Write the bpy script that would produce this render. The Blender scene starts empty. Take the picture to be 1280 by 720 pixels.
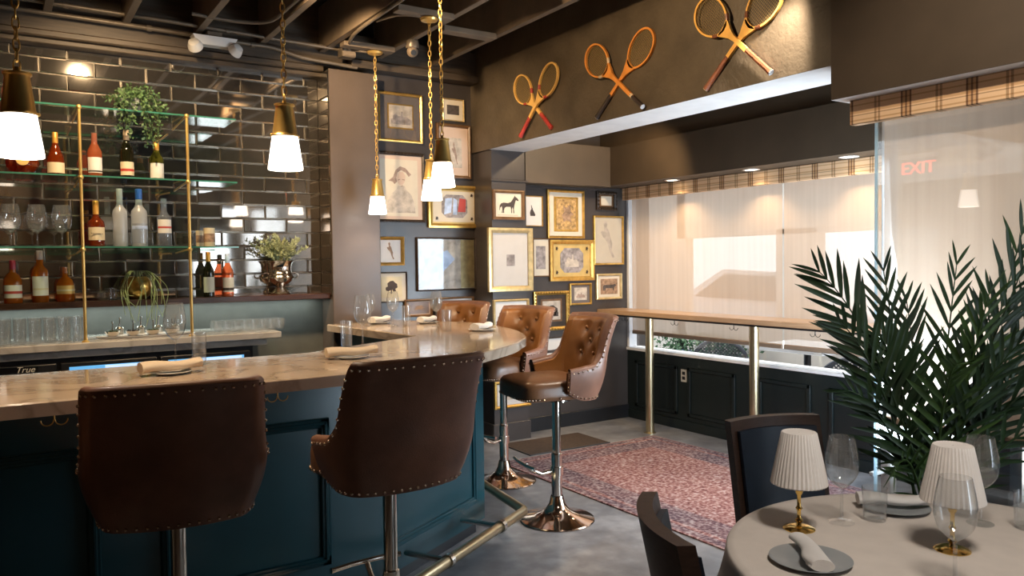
import bpy, math, random
from mathutils import Vector, Matrix
R = math.radians
C = bpy.context.scene.collection
sc = bpy.context.scene
rnd = random.Random(7)

# ------------------------------------------------------------------ camera
cam = bpy.data.objects.new('camera', bpy.data.cameras.new('camera'))
C.objects.link(cam)
yaw, pitch, roll = 0.57757, -0.03252, -0.012255
Fw = Vector((math.sin(yaw)*math.cos(pitch), math.cos(yaw)*math.cos(pitch), math.sin(pitch)))
Rt = Vector((math.cos(yaw), -math.sin(yaw), 0))
Up = Rt.cross(Fw)
Rt, Up = Rt*math.cos(roll)+Up*math.sin(roll), Up*math.cos(roll)-Rt*math.sin(roll)
m = Matrix((Rt, Up, -Fw)).transposed().to_4x4()
m.translation = Vector((0, 0, 1.55))
cam.matrix_world = m
cam.data.sensor_width = 36.0
cam.data.lens = 980.3/1280*36.0
cam.data.clip_start = 0.05
sc.camera = cam

# ------------------------------------------------------------------ colour, world, lights
sc.view_settings.view_transform = 'Standard'
sc.view_settings.look = 'None'
sc.view_settings.exposure = 0.22
sc.view_settings.gamma = 1.0
sc.view_settings.use_curve_mapping = False
sc.cycles.max_bounces = 10
sc.cycles.transparent_max_bounces = 24
sc.cycles.diffuse_bounces = 4
sc.cycles.glossy_bounces = 5
sc.cycles.caustics_reflective = False
sc.cycles.caustics_refractive = False
sc.cycles.sample_clamp_indirect = 4.0
w = bpy.data.worlds.new('world'); sc.world = w
w.use_nodes = True
bg = w.node_tree.nodes['Background']
bg.inputs[0].default_value = (0.78, 0.89, 1.0, 1)
bg.inputs[1].default_value = 2.8

def light(name, kind, loc, energy, color, target=None, size=0.1, size_y=None, angle=None, blend=0.5, spread=None):
    d = bpy.data.lights.new(name, kind); d.energy = energy; d.color = color
    if kind == 'AREA':
        d.size = size
        if size_y: d.shape = 'RECTANGLE'; d.size_y = size_y
        if spread: d.spread = spread
    elif kind == 'SUN': d.angle = size
    else: d.shadow_soft_size = size
    if kind == 'SPOT': d.spot_size = angle; d.spot_blend = blend
    o = bpy.data.objects.new(name, d); C.objects.link(o); o.location = loc
    if target is not None:
        o.rotation_euler = (Vector(target)-Vector(loc)).to_track_quat('-Z', 'Y').to_euler()
    return o
WARM = (1.0, 0.72, 0.42); NEUT = (1.0, 0.86, 0.70); DAY = (0.72, 0.86, 1.0)

light('door_daylight', 'AREA', (3.28, -2.52, 1.15), 12, DAY, (3.28, 2, 1.1), 0.5, 2.1)
light('side_pane_daylight', 'AREA', (4.45, 2.10, 0.80), 75, DAY, (4.0, 4.2, 2.5), 1.3, 0.7)
light('side_pane_daylight', 'AREA', (4.45, 2.37, 1.45), 35, DAY, (4.3, 4.5, 1.4), 1.3, 1.2)
light('near_pane_daylight', 'AREA', (3.64, 1.47, 0.47), 6, DAY, (2.5, 4.0, 0.45), 0.30, 0.46, spread=R(70))
light('patio_sun', 'SUN', (8, 0, 9), 5.0, (1.0, 0.96, 0.90), (7.0, 1.4, 0), 0.03)
light('unseen_ceiling_spot', 'SPOT', (3.35, 2.5, 3.10), 190, NEUT, (3.65, 4.2, 0), 0.03, angle=R(56), blend=0.5)
light('unseen_ceiling_spot', 'SPOT', (1.5, 4.6, 3.15), 190, WARM, (2.9, 6.0, 1.8), 0.05, angle=R(95), blend=0.6)
light('unseen_ceiling_spot', 'SPOT', (1.7, 3.4, 3.15), 130, WARM, (3.5, 4.0, 2.8), 0.05, angle=R(95), blend=0.6)
light('unseen_ceiling_spot', 'SPOT', (0.5, 3.45, 3.15), 150, WARM, (0.6, 3.75, 1.1), 0.05, angle=R(85), blend=0.6)
light('unseen_ceiling_spot', 'SPOT', (2.3, 4.4, 3.15), 70, WARM, (2.5, 4.6, 1.1), 0.05, angle=R(75), blend=0.6)
light('unseen_ceiling_spot', 'SPOT', (1.5, 0.3, 3.15), 130, (1.0, 0.90, 0.80), (2.15, 1.2, 0.7), 0.28, angle=R(64), blend=0.6)
light('unseen_ceiling_spot', 'SPOT', (2.1, 0.9, 3.15), 140, NEUT, (3.6, 1.8, 2.1), 0.05, angle=R(60), blend=0.8)  # added lamp without a fixture, brightens the near valance and shade
light('unseen_ceiling_spot', 'SPOT', (4.35, 4.5, 2.85), 70, WARM, (4.5, 5.9, 1.6), 0.04, angle=R(100), blend=0.6)
light('unseen_ceiling_spot', 'SPOT', (0.6, 4.7, 3.15), 150, WARM, (0.7, 6.0, 2.0), 0.05, angle=R(100), blend=0.6)  # extra lamp added to brighten the bottles from the front
light('unseen_ceiling_spot', 'SPOT', (-0.5, -0.6, 3.15), 110, WARM, (-1.2, -2.4, 1.6), 0.05, angle=R(110), blend=0.6)  # added lamp, warms the unseen rear wall mirrored in the tiles
light('unseen_ceiling_spot', 'SPOT', (-1.6, 3.0, 3.15), 90, WARM, (-3.0, 3.4, 1.6), 0.05, angle=R(110), blend=0.6)  # likewise added, brightens the left wall for the tile reflections
light('shelf_led', 'AREA', (0.9, 6.0, 1.282), 4.5, (0.84, 1.0, 0.95), (0.9, 6.0, 0.7), 2.4, 0.12)


# ------------------------------------------------------------------ materials
MATS = {}
def nodes(name):
    mt = bpy.data.materials.new(name); mt.use_nodes = True
    nt = mt.node_tree; b = nt.nodes['Principled BSDF']
    MATS[name] = mt
    return mt, nt, b
def N(nt, t, **kw):
    n = nt.nodes.new(t)
    for k, v in kw.items(): setattr(n, k, v)
    return n
def ramp(nt, stops):
    n = nt.nodes.new('ShaderNodeValToRGB'); e = n.color_ramp.elements
    while len(e) < len(stops): e.new(0.5)
    for i, (p, c) in enumerate(stops): e[i].position = p; e[i].color = (*c, 1)
    return n
def pm(name, col, rough=0.5, metal=0.0, var=0.12, scale=12.0, bump=0.0, bscale=80.0, spec=0.5, emit=None, estr=0.0, coat=0.0, stretch=None):
    mt, nt, b = nodes(name)
    tc = N(nt, 'ShaderNodeTexCoord'); src = tc.outputs['Object']
    if stretch:
        mp = N(nt, 'ShaderNodeMapping'); mp.inputs['Scale'].default_value = stretch
        nt.links.new(src, mp.inputs[0]); src = mp.outputs[0]
    nz = N(nt, 'ShaderNodeTexNoise'); nz.inputs['Scale'].default_value = scale; nz.inputs['Detail'].default_value = 5
    nt.links.new(src, nz.inputs['Vector'])
    lo = tuple(max(0, c*(1-var)) for c in col); hi = tuple(min(1, c*(1+var)) for c in col)
    rp = ramp(nt, [(0.3, lo), (0.7, hi)])
    nt.links.new(nz.outputs['Fac'], rp.inputs[0]); nt.links.new(rp.outputs[0], b.inputs['Base Color'])
    b.inputs['Roughness'].default_value = rough; b.inputs['Metallic'].default_value = metal
    b.inputs['Specular IOR Level'].default_value = spec
    b.inputs['Coat Weight'].default_value = coat
    if bump:
        n2 = N(nt, 'ShaderNodeTexNoise'); n2.inputs['Scale'].default_value = bscale; n2.inputs['Detail'].default_value = 4
        nt.links.new(src, n2.inputs['Vector'])
        bp = N(nt, 'ShaderNodeBump'); bp.inputs['Strength'].default_value = bump; bp.inputs['Distance'].default_value = 0.01
        nt.links.new(n2.outputs['Fac'], bp.inputs['Height']); nt.links.new(bp.outputs[0], b.inputs['Normal'])
    if emit:
        b.inputs['Emission Color'].default_value = (*emit, 1); b.inputs['Emission Strength'].default_value = estr
    return mt
def glass(name, tint=(1, 1, 1), rough=0.02, ior=1.45, gain=1.0, body=None, bodyfac=0.0, top=0.75):
    mt = bpy.data.materials.new(name); mt.use_nodes = True; nt = mt.node_tree; nt.nodes.clear(); MATS[name] = mt
    out = N(nt, 'ShaderNodeOutputMaterial'); mix = N(nt, 'ShaderNodeMixShader')
    tr = N(nt, 'ShaderNodeBsdfTransparent'); tr.inputs[0].default_value = (*tint, 1)
    gl = N(nt, 'ShaderNodeBsdfGlossy'); gl.inputs['Roughness'].default_value = rough
    f0 = ((ior-1)/(ior+1))**2*gain
    lw = N(nt, 'ShaderNodeLayerWeight'); lw.inputs['Blend'].default_value = 0.5
    pw = N(nt, 'ShaderNodeMath', operation='POWER'); pw.inputs[1].default_value = 4.5
    nt.links.new(lw.outputs['Facing'], pw.inputs[0])
    mul = N(nt, 'ShaderNodeMath', operation='MULTIPLY_ADD', use_clamp=True); mul.inputs[1].default_value = top-f0; mul.inputs[2].default_value = f0
    nt.links.new(pw.outputs[0], mul.inputs[0]); nt.links.new(mul.outputs[0], mix.inputs[0])
    base = tr
    if body:
        df = N(nt, 'ShaderNodeBsdfDiffuse'); df.inputs[0].default_value = (*body, 1)
        tl = N(nt, 'ShaderNodeBsdfTranslucent'); tl.inputs[0].default_value = (*body, 1)
        a = N(nt, 'ShaderNodeAddShader') ; m1 = N(nt, 'ShaderNodeMixShader'); m1.inputs[0].default_value = 0.5
        nt.links.new(df.outputs[0], m1.inputs[1]); nt.links.new(tl.outputs[0], m1.inputs[2])
        m2 = N(nt, 'ShaderNodeMixShader'); m2.inputs[0].default_value = bodyfac
        nt.nodes.remove(a)
        nt.links.new(tr.outputs[0], m2.inputs[1]); nt.links.new(m1.outputs[0], m2.inputs[2]); base = m2
    nt.links.new(base.outputs[0], mix.inputs[1]); nt.links.new(gl.outputs[0], mix.inputs[2])
    nt.links.new(mix.outputs[0], out.inputs[0])
    return mt
def marble(name, base, vein, rough, scale=2.5):
    mt, nt, b = nodes(name)
    tc = N(nt, 'ShaderNodeTexCoord')
    n1 = N(nt, 'ShaderNodeTexNoise'); n1.inputs['Scale'].default_value = scale; n1.inputs['Detail'].default_value = 8; n1.inputs['Distortion'].default_value = 1.6
    nt.links.new(tc.outputs['Object'], n1.inputs['Vector'])
    rp = ramp(nt, [(0.30, base), (0.46, tuple(c*0.94 for c in base)), (0.52, vein), (0.58, tuple(c*0.97 for c in base)), (0.8, base)])
    nt.links.new(n1.outputs['Fac'], rp.inputs[0]); nt.links.new(rp.outputs[0], b.inputs['Base Color'])
    b.inputs['Roughness'].default_value = rough
    return mt
def wood(name, c1, c2, rough=0.35, scale=(3, 3, 40)):
    mt, nt, b = nodes(name)
    tc = N(nt, 'ShaderNodeTexCoord'); mp = N(nt, 'ShaderNodeMapping'); mp.inputs['Scale'].default_value = scale
    nz = N(nt, 'ShaderNodeTexNoise'); nz.inputs['Scale'].default_value = 3; nz.inputs['Detail'].default_value = 6; nz.inputs['Distortion'].default_value = 0.6
    nt.links.new(tc.outputs['Object'], mp.inputs[0]); nt.links.new(mp.outputs[0], nz.inputs['Vector'])
    rp = ramp(nt, [(0.3, c1), (0.7, c2)])
    nt.links.new(nz.outputs['Fac'], rp.inputs[0]); nt.links.new(rp.outputs[0], b.inputs['Base Color'])
    b.inputs['Roughness'].default_value = rough
    return mt

pm('wall_paint', (0.050, 0.042, 0.040), 0.30, var=0.18, scale=3, bump=0.05, bscale=25)
pm('room_paint', (0.16, 0.11, 0.075), 0.5, var=0.1)
pm('pillar_paint', (0.105, 0.078, 0.062), 0.33, var=0.15, scale=3, bump=0.05, bscale=25)
pm('beam_paint', (0.085, 0.064, 0.042), 0.42, var=0.25, scale=5, bump=0.25, bscale=45)
pm('soffit_paint', (0.072, 0.050, 0.031), 0.55, var=0.12, scale=4)
pm('daylit_white', (0.70, 0.69, 0.68), 0.6, var=0.06, scale=9)
pm('ceiling_black', (0.026, 0.020, 0.016), 0.8, var=0.2)
pm('joist_brown', (0.17, 0.125, 0.085), 0.6, var=0.2, scale=6)
pm('fascia_brown', (0.065, 0.046, 0.030), 0.55, var=0.3, scale=5, stretch=(1, 1, 12))
pm('conduit_metal', (0.16, 0.125, 0.09), 0.4, 0.3)
pm('backsplash_paint', (0.105, 0.105, 0.095), 0.45, var=0.1)
pm('dark_wood', (0.055, 0.022, 0.013), 0.25, var=0.25, scale=5, stretch=(2, 2, 20))
pm('teal_paint', (0.009, 0.052, 0.066), 0.28, var=0.12, scale=4, spec=0.4)
pm('wainscot_paint', (0.008, 0.013, 0.014), 0.33, var=0.12, scale=4)
pm('black_paint', (0.010, 0.010, 0.012), 0.4)
pm('brass', (0.80, 0.53, 0.17), 0.34, 0.78, var=0.08)
pm('aged_brass', (0.74, 0.47, 0.14), 0.36, 0.72, var=0.1)
pm('bright_gold', (0.85, 0.58, 0.18), 0.16, 1.0, var=0.05)
pm('satin_brass', (0.62, 0.52, 0.33), 0.28, 1.0, var=0.06)
pm('steel', (0.62, 0.60, 0.55), 0.22, 1.0, var=0.05)
pm('chrome', (0.72, 0.67, 0.60), 0.09, 1.0, var=0.04)
pm('copper_chrome', (0.72, 0.53, 0.41), 0.10, 1.0, var=0.06)
pm('nail_brass', (0.60, 0.44, 0.33), 0.25, 1.0)
pm('leather_brown', (0.185, 0.085, 0.052), 0.42, var=0.22, scale=7, bump=0.10, bscale=240, coat=0.12)
pm('leather_tan', (0.195, 0.078, 0.020), 0.36, var=0.2, scale=6, bump=0.08, bscale=200)
pm('leather_seat', (0.15, 0.066, 0.028), 0.34, var=0.2, scale=6, bump=0.08, bscale=200)
pm('chair_wood', (0.042, 0.022, 0.015), 0.5, var=0.25, stretch=(3, 3, 16))
pm('navy_leather', (0.008, 0.016, 0.030), 0.45, var=0.15)
pm('linen', (0.70, 0.63, 0.565), 0.85, var=0.05, bump=0.1, bscale=300)
pm('napkin_white', (0.74, 0.71, 0.68), 0.85, var=0.04, bump=0.1, bscale=200)
pm('napkin_cream', (0.62, 0.50, 0.37), 0.85, var=0.05, bump=0.1, bscale=200)
pm('porcelain', (0.70, 0.70, 0.70), 0.15, var=0.03)
pm('stone_plate', (0.30, 0.32, 0.33), 0.3, var=0.08)
pm('shade_fabric', (0.84, 0.79, 0.74), 0.8, var=0.04)
pm('plastic_white', (0.72, 0.69, 0.65), 0.4, var=0.03)
pm('black_metal', (0.012, 0.012, 0.014), 0.35, 0.6)
pm('leaf_dark', (0.020, 0.050, 0.016), 0.42, var=0.4, scale=8)
pm('leaf_light', (0.045, 0.095, 0.020), 0.42, var=0.4, scale=8)
pm('leaf_ivy', (0.07, 0.13, 0.05), 0.45, var=0.5, scale=30)
pm('leaf_sage', (0.34, 0.37, 0.20), 0.6, var=0.4, scale=25)
pm('stem_green', (0.10, 0.15, 0.04), 0.5, var=0.3)
pm('string_plant', (0.36, 0.40, 0.18), 0.5, var=0.3)
pm('pot_black', (0.03, 0.03, 0.032), 0.5)
pm('soil', (0.03, 0.02, 0.014), 0.9)
pm('silver', (0.66, 0.58, 0.50), 0.17, 1.0, var=0.1)
pm('old_gold', (0.62, 0.42, 0.12), 0.28, 1.0, var=0.35, scale=30)
pm('frame_gold', (0.60, 0.36, 0.09), 0.32, 0.75, var=0.2, scale=25)
pm('frame_gold_pale', (0.60, 0.45, 0.22), 0.38, 0.6, var=0.2, scale=25)
pm('frame_brown', (0.15, 0.075, 0.03), 0.35, var=0.3, scale=20)
pm('frame_dark', (0.035, 0.022, 0.014), 0.35, var=0.3, scale=20)
pm('mat_cream', (0.66, 0.58, 0.46), 0.8, var=0.04)
pm('mat_pink', (0.62, 0.46, 0.36), 0.8, var=0.06, scale=4)
pm('mat_grey', (0.14, 0.115, 0.105), 0.8, var=0.05)
pm('mat_gold', (0.62, 0.43, 0.15), 0.5, 0.3, var=0.12)
pm('mat_white', (0.70, 0.65, 0.60), 0.8, var=0.03)
pm('print_brown', (0.30, 0.19, 0.12), 0.8, var=0.5, scale=30)
pm('print_gold', (0.42, 0.26, 0.10), 0.7, var=0.6, scale=40)
pm('print_grey', (0.30, 0.26, 0.25), 0.8, var=0.5, scale=25)
pm('print_dark', (0.07, 0.055, 0.05), 0.8, var=0.5, scale=30)
pm('print_pale', (0.50, 0.43, 0.36), 0.8, var=0.35, scale=18)
pm('print_blue', (0.42, 0.52, 0.72), 0.7, var=0.4, scale=12)
pm('ink', (0.06, 0.045, 0.04), 0.8, var=0.3)
pm('ink_soft', (0.33, 0.235, 0.19), 0.8, var=0.3, scale=40)
pm('label_white', (0.70, 0.67, 0.60), 0.6, var=0.04)
pm('label_gold', (0.62, 0.40, 0.12), 0.5, var=0.1)
pm('label_cream', (0.66, 0.56, 0.36), 0.6, var=0.06)
pm('label_red', (0.45, 0.05, 0.03), 0.5)
pm('cap_gold', (0.70, 0.36, 0.07), 0.35, 0.5)
pm('cap_black', (0.015, 0.013, 0.015), 0.4)
pm('cap_blue', (0.03, 0.12, 0.45), 0.4)
pm('cap_red', (0.30, 0.02, 0.04), 0.4)
pm('cork_cream', (0.55, 0.42, 0.28), 0.6)
pm('jar_wax', (0.62, 0.50, 0.32), 0.5)
pm('racket_ash', (0.72, 0.42, 0.12), 0.32, var=0.15, scale=12)
pm('racket_orange', (0.66, 0.25, 0.05), 0.32, var=0.2, scale=12)
pm('racket_yellow', (0.76, 0.42, 0.10), 0.30, var=0.15, scale=12)
pm('racket_string', (0.36, 0.24, 0.08), 0.5)
pm('grip_red', (0.36, 0.035, 0.03), 0.5, var=0.2)
pm('grip_black', (0.03, 0.02, 0.016), 0.5, var=0.2)
pm('grip_brown', (0.19, 0.062, 0.028), 0.45, var=0.25, scale=40)
pm('butt_grey', (0.42, 0.38, 0.36), 0.5)
pm('opal_glass', (0.85, 0.82, 0.80), 0.35, emit=(1.0, 0.90, 0.80), estr=3.2)
pm('down_lamp', (0.9, 0.85, 0.7), 0.4, emit=(1.0, 0.82, 0.58), estr=7.0)
pm('exit_red', (0.8, 0.02, 0.01), 0.4, emit=(1.0, 0.05, 0.03), estr=8.0)
pm('cooler_glow', (0.1, 0.3, 0.5), 0.4, emit=(0.10, 0.36, 0.72), estr=0.9)
pm('cooler_glow_white', (0.4, 0.5, 0.6), 0.4, emit=(0.45, 0.65, 1.0), estr=0.9)
pm('patio_stone', (0.62, 0.63, 0.65), 0.7, var=0.2, scale=2)
pm('patio_white', (0.72, 0.74, 0.78), 0.5, var=0.05)
pm('patio_wall', (0.50, 0.44, 0.38), 0.7, var=0.08, scale=3)
pm('patio_blue', (0.05, 0.10, 0.17), 0.5, var=0.3, scale=4)
pm('rattan_dark', (0.035, 0.040, 0.055), 0.5, var=0.2)
pm('hedge', (0.03, 0.085, 0.03), 0.6, var=0.5, scale=25)
pm('car_white', (0.62, 0.65, 0.70), 0.2, coat=0.5)
pm('car_glass', (0.03, 0.035, 0.045), 0.08)
pm('tyre', (0.015, 0.015, 0.016), 0.7)
pm('doormat', (0.055, 0.034, 0.022), 0.9, var=0.25, scale=40)
pm('hem_bar', (0.36, 0.25, 0.17), 0.5, var=0.06)
pm('outlet_grey', (0.42, 0.42, 0.40), 0.4)
glass('clear_glass', (0.975, 0.98, 0.98), 0.03, 1.5, 1.7, (0.9, 0.93, 0.96), 0.055, top=0.9)
glass('pane_glass', (0.98, 0.975, 0.96), 0.0, 1.5, 1.6)
glass('frame_glass', (0.98, 0.98, 0.98), 0.02, 1.5, 1.5)
glass('mirror_glass', (0.92, 0.95, 0.98), 0.03, 1.6, 1.4, top=0.6)
glass('shelf_glass', (0.80, 0.93, 0.88), 0.02, 1.5, 1.3)
glass('edge_glass', (0.75, 0.92, 1.0), 0.05, 1.5, 1.5, (0.75, 0.92, 1.0), 0.6)
glass('shelf_edge_glass', (0.25, 0.65, 0.50), 0.05, 1.5, 1.5, (0.15, 0.50, 0.38), 0.55)
glass('amber_glass', (0.80, 0.34, 0.05), 0.02, 1.5, 1.6, (0.95, 0.30, 0.02), 0.34)
glass('cognac_glass', (0.60, 0.12, 0.03), 0.02, 1.5, 1.8, (0.60, 0.10, 0.015), 0.32)
glass('rose_glass', (0.85, 0.36, 0.20), 0.02, 1.5, 1.6, (0.85, 0.26, 0.10), 0.40)
glass('wine_dark_glass', (0.05, 0.06, 0.02), 0.02, 1.5, 1.8, (0.03, 0.03, 0.012), 0.6)
glass('green_glass', (0.35, 0.40, 0.08), 0.02, 1.5, 1.8, (0.22, 0.22, 0.03), 0.5)
glass('frost_glass', (0.8, 0.85, 0.9), 0.25, 1.5, 1.2, (0.72, 0.74, 0.74), 0.75)
glass('vodka_glass', (0.9, 0.93, 0.97), 0.02, 1.5, 2.0, (0.6, 0.65, 0.72), 0.25)

# smoky mirror tile
mt, nt, b = nodes('mirror_tile'); b.inputs['Metallic'].default_value = 0.94; b.inputs['Roughness'].default_value = 0.045
tc = N(nt, 'ShaderNodeTexCoord'); nz = N(nt, 'ShaderNodeTexNoise'); nz.inputs['Scale'].default_value = 4
nt.links.new(tc.outputs['Object'], nz.inputs['Vector'])
rp = ramp(nt, [(0.3, (0.40, 0.365, 0.325)), (0.7, (0.50, 0.455, 0.41))]); nt.links.new(nz.outputs['Fac'], rp.inputs[0]); nt.links.new(rp.outputs[0], b.inputs['Base Color'])
mt, nt, b = nodes('tile_bevel'); b.inputs['Metallic'].default_value = 1.0; b.inputs['Roughness'].default_value = 0.2; b.inputs['Base Color'].default_value = (0.50, 0.46, 0.41, 1)
marble('bar_marble', (0.51, 0.395, 0.295), (0.35, 0.265, 0.195), 0.10, 2.2)
marble('counter_marble', (0.56, 0.53, 0.50), (0.42, 0.39, 0.36), 0.12, 2.5)
wood('table_wood', (0.40, 0.255, 0.15), (0.52, 0.345, 0.215), 0.28, (30, 2, 30))

# polished concrete
mt, nt, b = nodes('concrete')
tc = N(nt, 'ShaderNodeTexCoord')
n1 = N(nt, 'ShaderNodeTexNoise'); n1.inputs['Scale'].default_value = 1.6; n1.inputs['Detail'].default_value = 9; n1.inputs['Distortion'].default_value = 0.8
n2 = N(nt, 'ShaderNodeTexNoise'); n2.inputs['Scale'].default_value = 9; n2.inputs['Detail'].default_value = 8
nt.links.new(tc.outputs['Object'], n1.inputs['Vector']); nt.links.new(tc.outputs['Object'], n2.inputs['Vector'])
mx = N(nt, 'ShaderNodeMix', data_type='FLOAT'); mx.inputs[0].default_value = 0.45
nt.links.new(n1.outputs['Fac'], mx.inputs[2]); nt.links.new(n2.outputs['Fac'], mx.inputs[3])
rp = ramp(nt, [(0.32, (0.12, 0.12, 0.13)), (0.5, (0.215, 0.215, 0.23)), (0.66, (0.36, 0.36, 0.38))])
nt.links.new(mx.outputs[0], rp.inputs[0]); nt.links.new(rp.outputs[0], b.inputs['Base Color'])
b.inputs['Roughness'].default_value = 0.30
bp = N(nt, 'ShaderNodeBump'); bp.inputs['Strength'].default_value = 0.05; nt.links.new(n2.outputs['Fac'], bp.inputs['Height']); nt.links.new(bp.outputs[0], b.inputs['Normal'])

# worn oriental rug (object space: x 0..W, y 0..L)
RW, RL = 1.60, 2.95
mt, nt, b = nodes('rug_pile'); b.inputs['Roughness'].default_value = 0.95; b.inputs['Specular IOR Level'].default_value = 0.1
tc = N(nt, 'ShaderNodeTexCoord'); sx = N(nt, 'ShaderNodeSeparateXYZ'); nt.links.new(tc.outputs['Object'], sx.inputs[0])
def mth(op, a, b_=None, clamp=False):
    n = N(nt, 'ShaderNodeMath', operation=op, use_clamp=clamp)
    for i, q in enumerate((a, b_)):
        if q is None: continue
        if isinstance(q, (int, float)): n.inputs[i].default_value = q
        else: nt.links.new(q, n.inputs[i])
    return n.outputs[0]
ex = mth('SUBTRACT', RW/2, mth('ABSOLUTE', mth('SUBTRACT', sx.outputs[0], RW/2)))
ey = mth('SUBTRACT', RL/2, mth('ABSOLUTE', mth('SUBTRACT', sx.outputs[1], RL/2)))
ed = mth('MINIMUM', ex, ey)
vor = N(nt, 'ShaderNodeTexVoronoi'); vor.inputs['Scale'].default_value = 36; nt.links.new(tc.outputs['Object'], vor.inputs['Vector'])
nf = N(nt, 'ShaderNodeTexNoise'); nf.inputs['Scale'].default_value = 60; nf.inputs['Detail'].default_value = 6; nt.links.new(tc.outputs['Object'], nf.inputs['Vector'])
ng = N(nt, 'ShaderNodeTexNoise'); ng.inputs['Scale'].default_value = 2.2; ng.inputs['Detail'].default_value = 5; nt.links.new(tc.outputs['Object'], ng.inputs['Vector'])
field = ramp(nt, [(0.28, (0.075, 0.030, 0.030)), (0.44, (0.20, 0.085, 0.08)), (0.58, (0.34, 0.19, 0.175)), (0.72, (0.48, 0.37, 0.35))])
f0 = mth('ADD', mth('MULTIPLY', nf.outputs['Fac'], 0.72), mth('MULTIPLY', vor.outputs['Distance'], 0.35))
nt.links.new(f0, field.inputs[0])
bord = ramp(nt, [(0.30, (0.035, 0.028, 0.045)), (0.5, (0.10, 0.075, 0.095)), (0.68, (0.27, 0.23, 0.24))]); nt.links.new(f0, bord.inputs[0])
band = ramp(nt, [(0.0, (0, 0, 0)), (0.028, (1, 1, 1)), (0.075, (1, 1, 1)), (0.085, (0, 0, 0)), (0.11, (0, 0, 0)), (0.118, (1, 1, 1)), (0.30, (1, 1, 1)), (0.315, (0, 0, 0))])
nt.links.new(ed, band.inputs[0])
wearf = mth('MULTIPLY', band.outputs[0], mth('MULTIPLY', ng.outputs['Fac'], 1.35, True))
mc = N(nt, 'ShaderNodeMix', data_type='RGBA'); nt.links.new(wearf, mc.inputs[0]); nt.links.new(field.outputs[0], mc.inputs[6]); nt.links.new(bord.outputs[0], mc.inputs[7])
nt.links.new(mc.outputs[2], b.inputs['Base Color'])
bp = N(nt, 'ShaderNodeBump'); bp.inputs['Strength'].default_value = 0.4; bp.inputs['Distance'].default_value = 0.004; nt.links.new(nf.outputs['Fac'], bp.inputs['Height']); nt.links.new(bp.outputs[0], b.inputs['Normal'])

# plaid valance fabric: stripes run up the drop and along the length (object space y = length, z = height)
mt, nt, b = nodes('plaid'); b.inputs['Roughness'].default_value = 0.9
tc = N(nt, 'ShaderNodeTexCoord'); sx = N(nt, 'ShaderNodeSeparateXYZ'); nt.links.new(tc.outputs['Object'], sx.inputs[0])
def stripes(sock, period, stops):
    t = mth('FRACT', mth('DIVIDE', sock, period)); r_ = ramp(nt, stops); r_.color_ramp.interpolation = 'CONSTANT'; nt.links.new(t, r_.inputs[0]); return r_.outputs[0]
W_, D1, D2, D3 = (1, 1, 1), (0.55, 0.5, 0.45), (0.28, 0.22, 0.20), (0.75, 0.66, 0.55)
vs = stripes(sx.outputs[1], 0.30, [(0, W_), (0.10, D2), (0.13, D3), (0.17, D2), (0.20, D3), (0.24, D2), (0.27, W_), (0.62, D1), (0.66, W_), (0.68, D1), (0.72, W_)])
hs = stripes(sx.outputs[2], 0.075, [(0, W_), (0.2, D3), (0.3, W_), (0.55, D1), (0.62, W_), (0.7, D3), (0.85, W_)])
mm = N(nt, 'ShaderNodeMix', data_type='RGBA', blend_type='MULTIPLY'); mm.inputs[0].default_value = 1; nt.links.new(vs, mm.inputs[6]); nt.links.new(hs, mm.inputs[7])
m2 = N(nt, 'ShaderNodeMix', data_type='RGBA', blend_type='MULTIPLY'); m2.inputs[0].default_value = 1; m2.inputs[7].default_value = (0.80, 0.54, 0.32, 1); nt.links.new(mm.outputs[2], m2.inputs[6])
nt.links.new(m2.outputs[2], b.inputs['Base Color'])

# sheer roller shade: open weave
mt = bpy.data.materials.new('sheer'); mt.use_nodes = True; nt = mt.node_tree; nt.nodes.clear(); MATS['sheer'] = mt
out = N(nt, 'ShaderNodeOutputMaterial'); mix = N(nt, 'ShaderNodeMixShader'); m1 = N(nt, 'ShaderNodeMixShader')
tc = N(nt, 'ShaderNodeTexCoord'); wv = N(nt, 'ShaderNodeTexNoise'); wv.inputs['Scale'].default_value = 3
mp = N(nt, 'ShaderNodeMapping'); mp.inputs['Scale'].default_value = (1, 9, 0.3); nt.links.new(tc.outputs['Object'], mp.inputs[0]); nt.links.new(mp.outputs[0], wv.inputs['Vector'])
rp = ramp(nt, [(0.3, (0.72, 0.55, 0.42)), (0.7, (0.78, 0.605, 0.47))]); nt.links.new(wv.outputs['Fac'], rp.inputs[0])
df = N(nt, 'ShaderNodeBsdfDiffuse'); tl = N(nt, 'ShaderNodeBsdfTranslucent'); tr = N(nt, 'ShaderNodeBsdfTransparent')
nt.links.new(rp.outputs[0], df.inputs[0]); nt.links.new(rp.outputs[0], tl.inputs[0])
m1.inputs[0].default_value = 0.45; nt.links.new(df.outputs[0], m1.inputs[1]); nt.links.new(tl.outputs[0], m1.inputs[2])
mix.inputs[0].default_value = 0.2; nt.links.new(m1.outputs[0], mix.inputs[1]); nt.links.new(tr.outputs[0], mix.inputs[2]); nt.links.new(mix.outputs[0], out.inputs[0])

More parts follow.
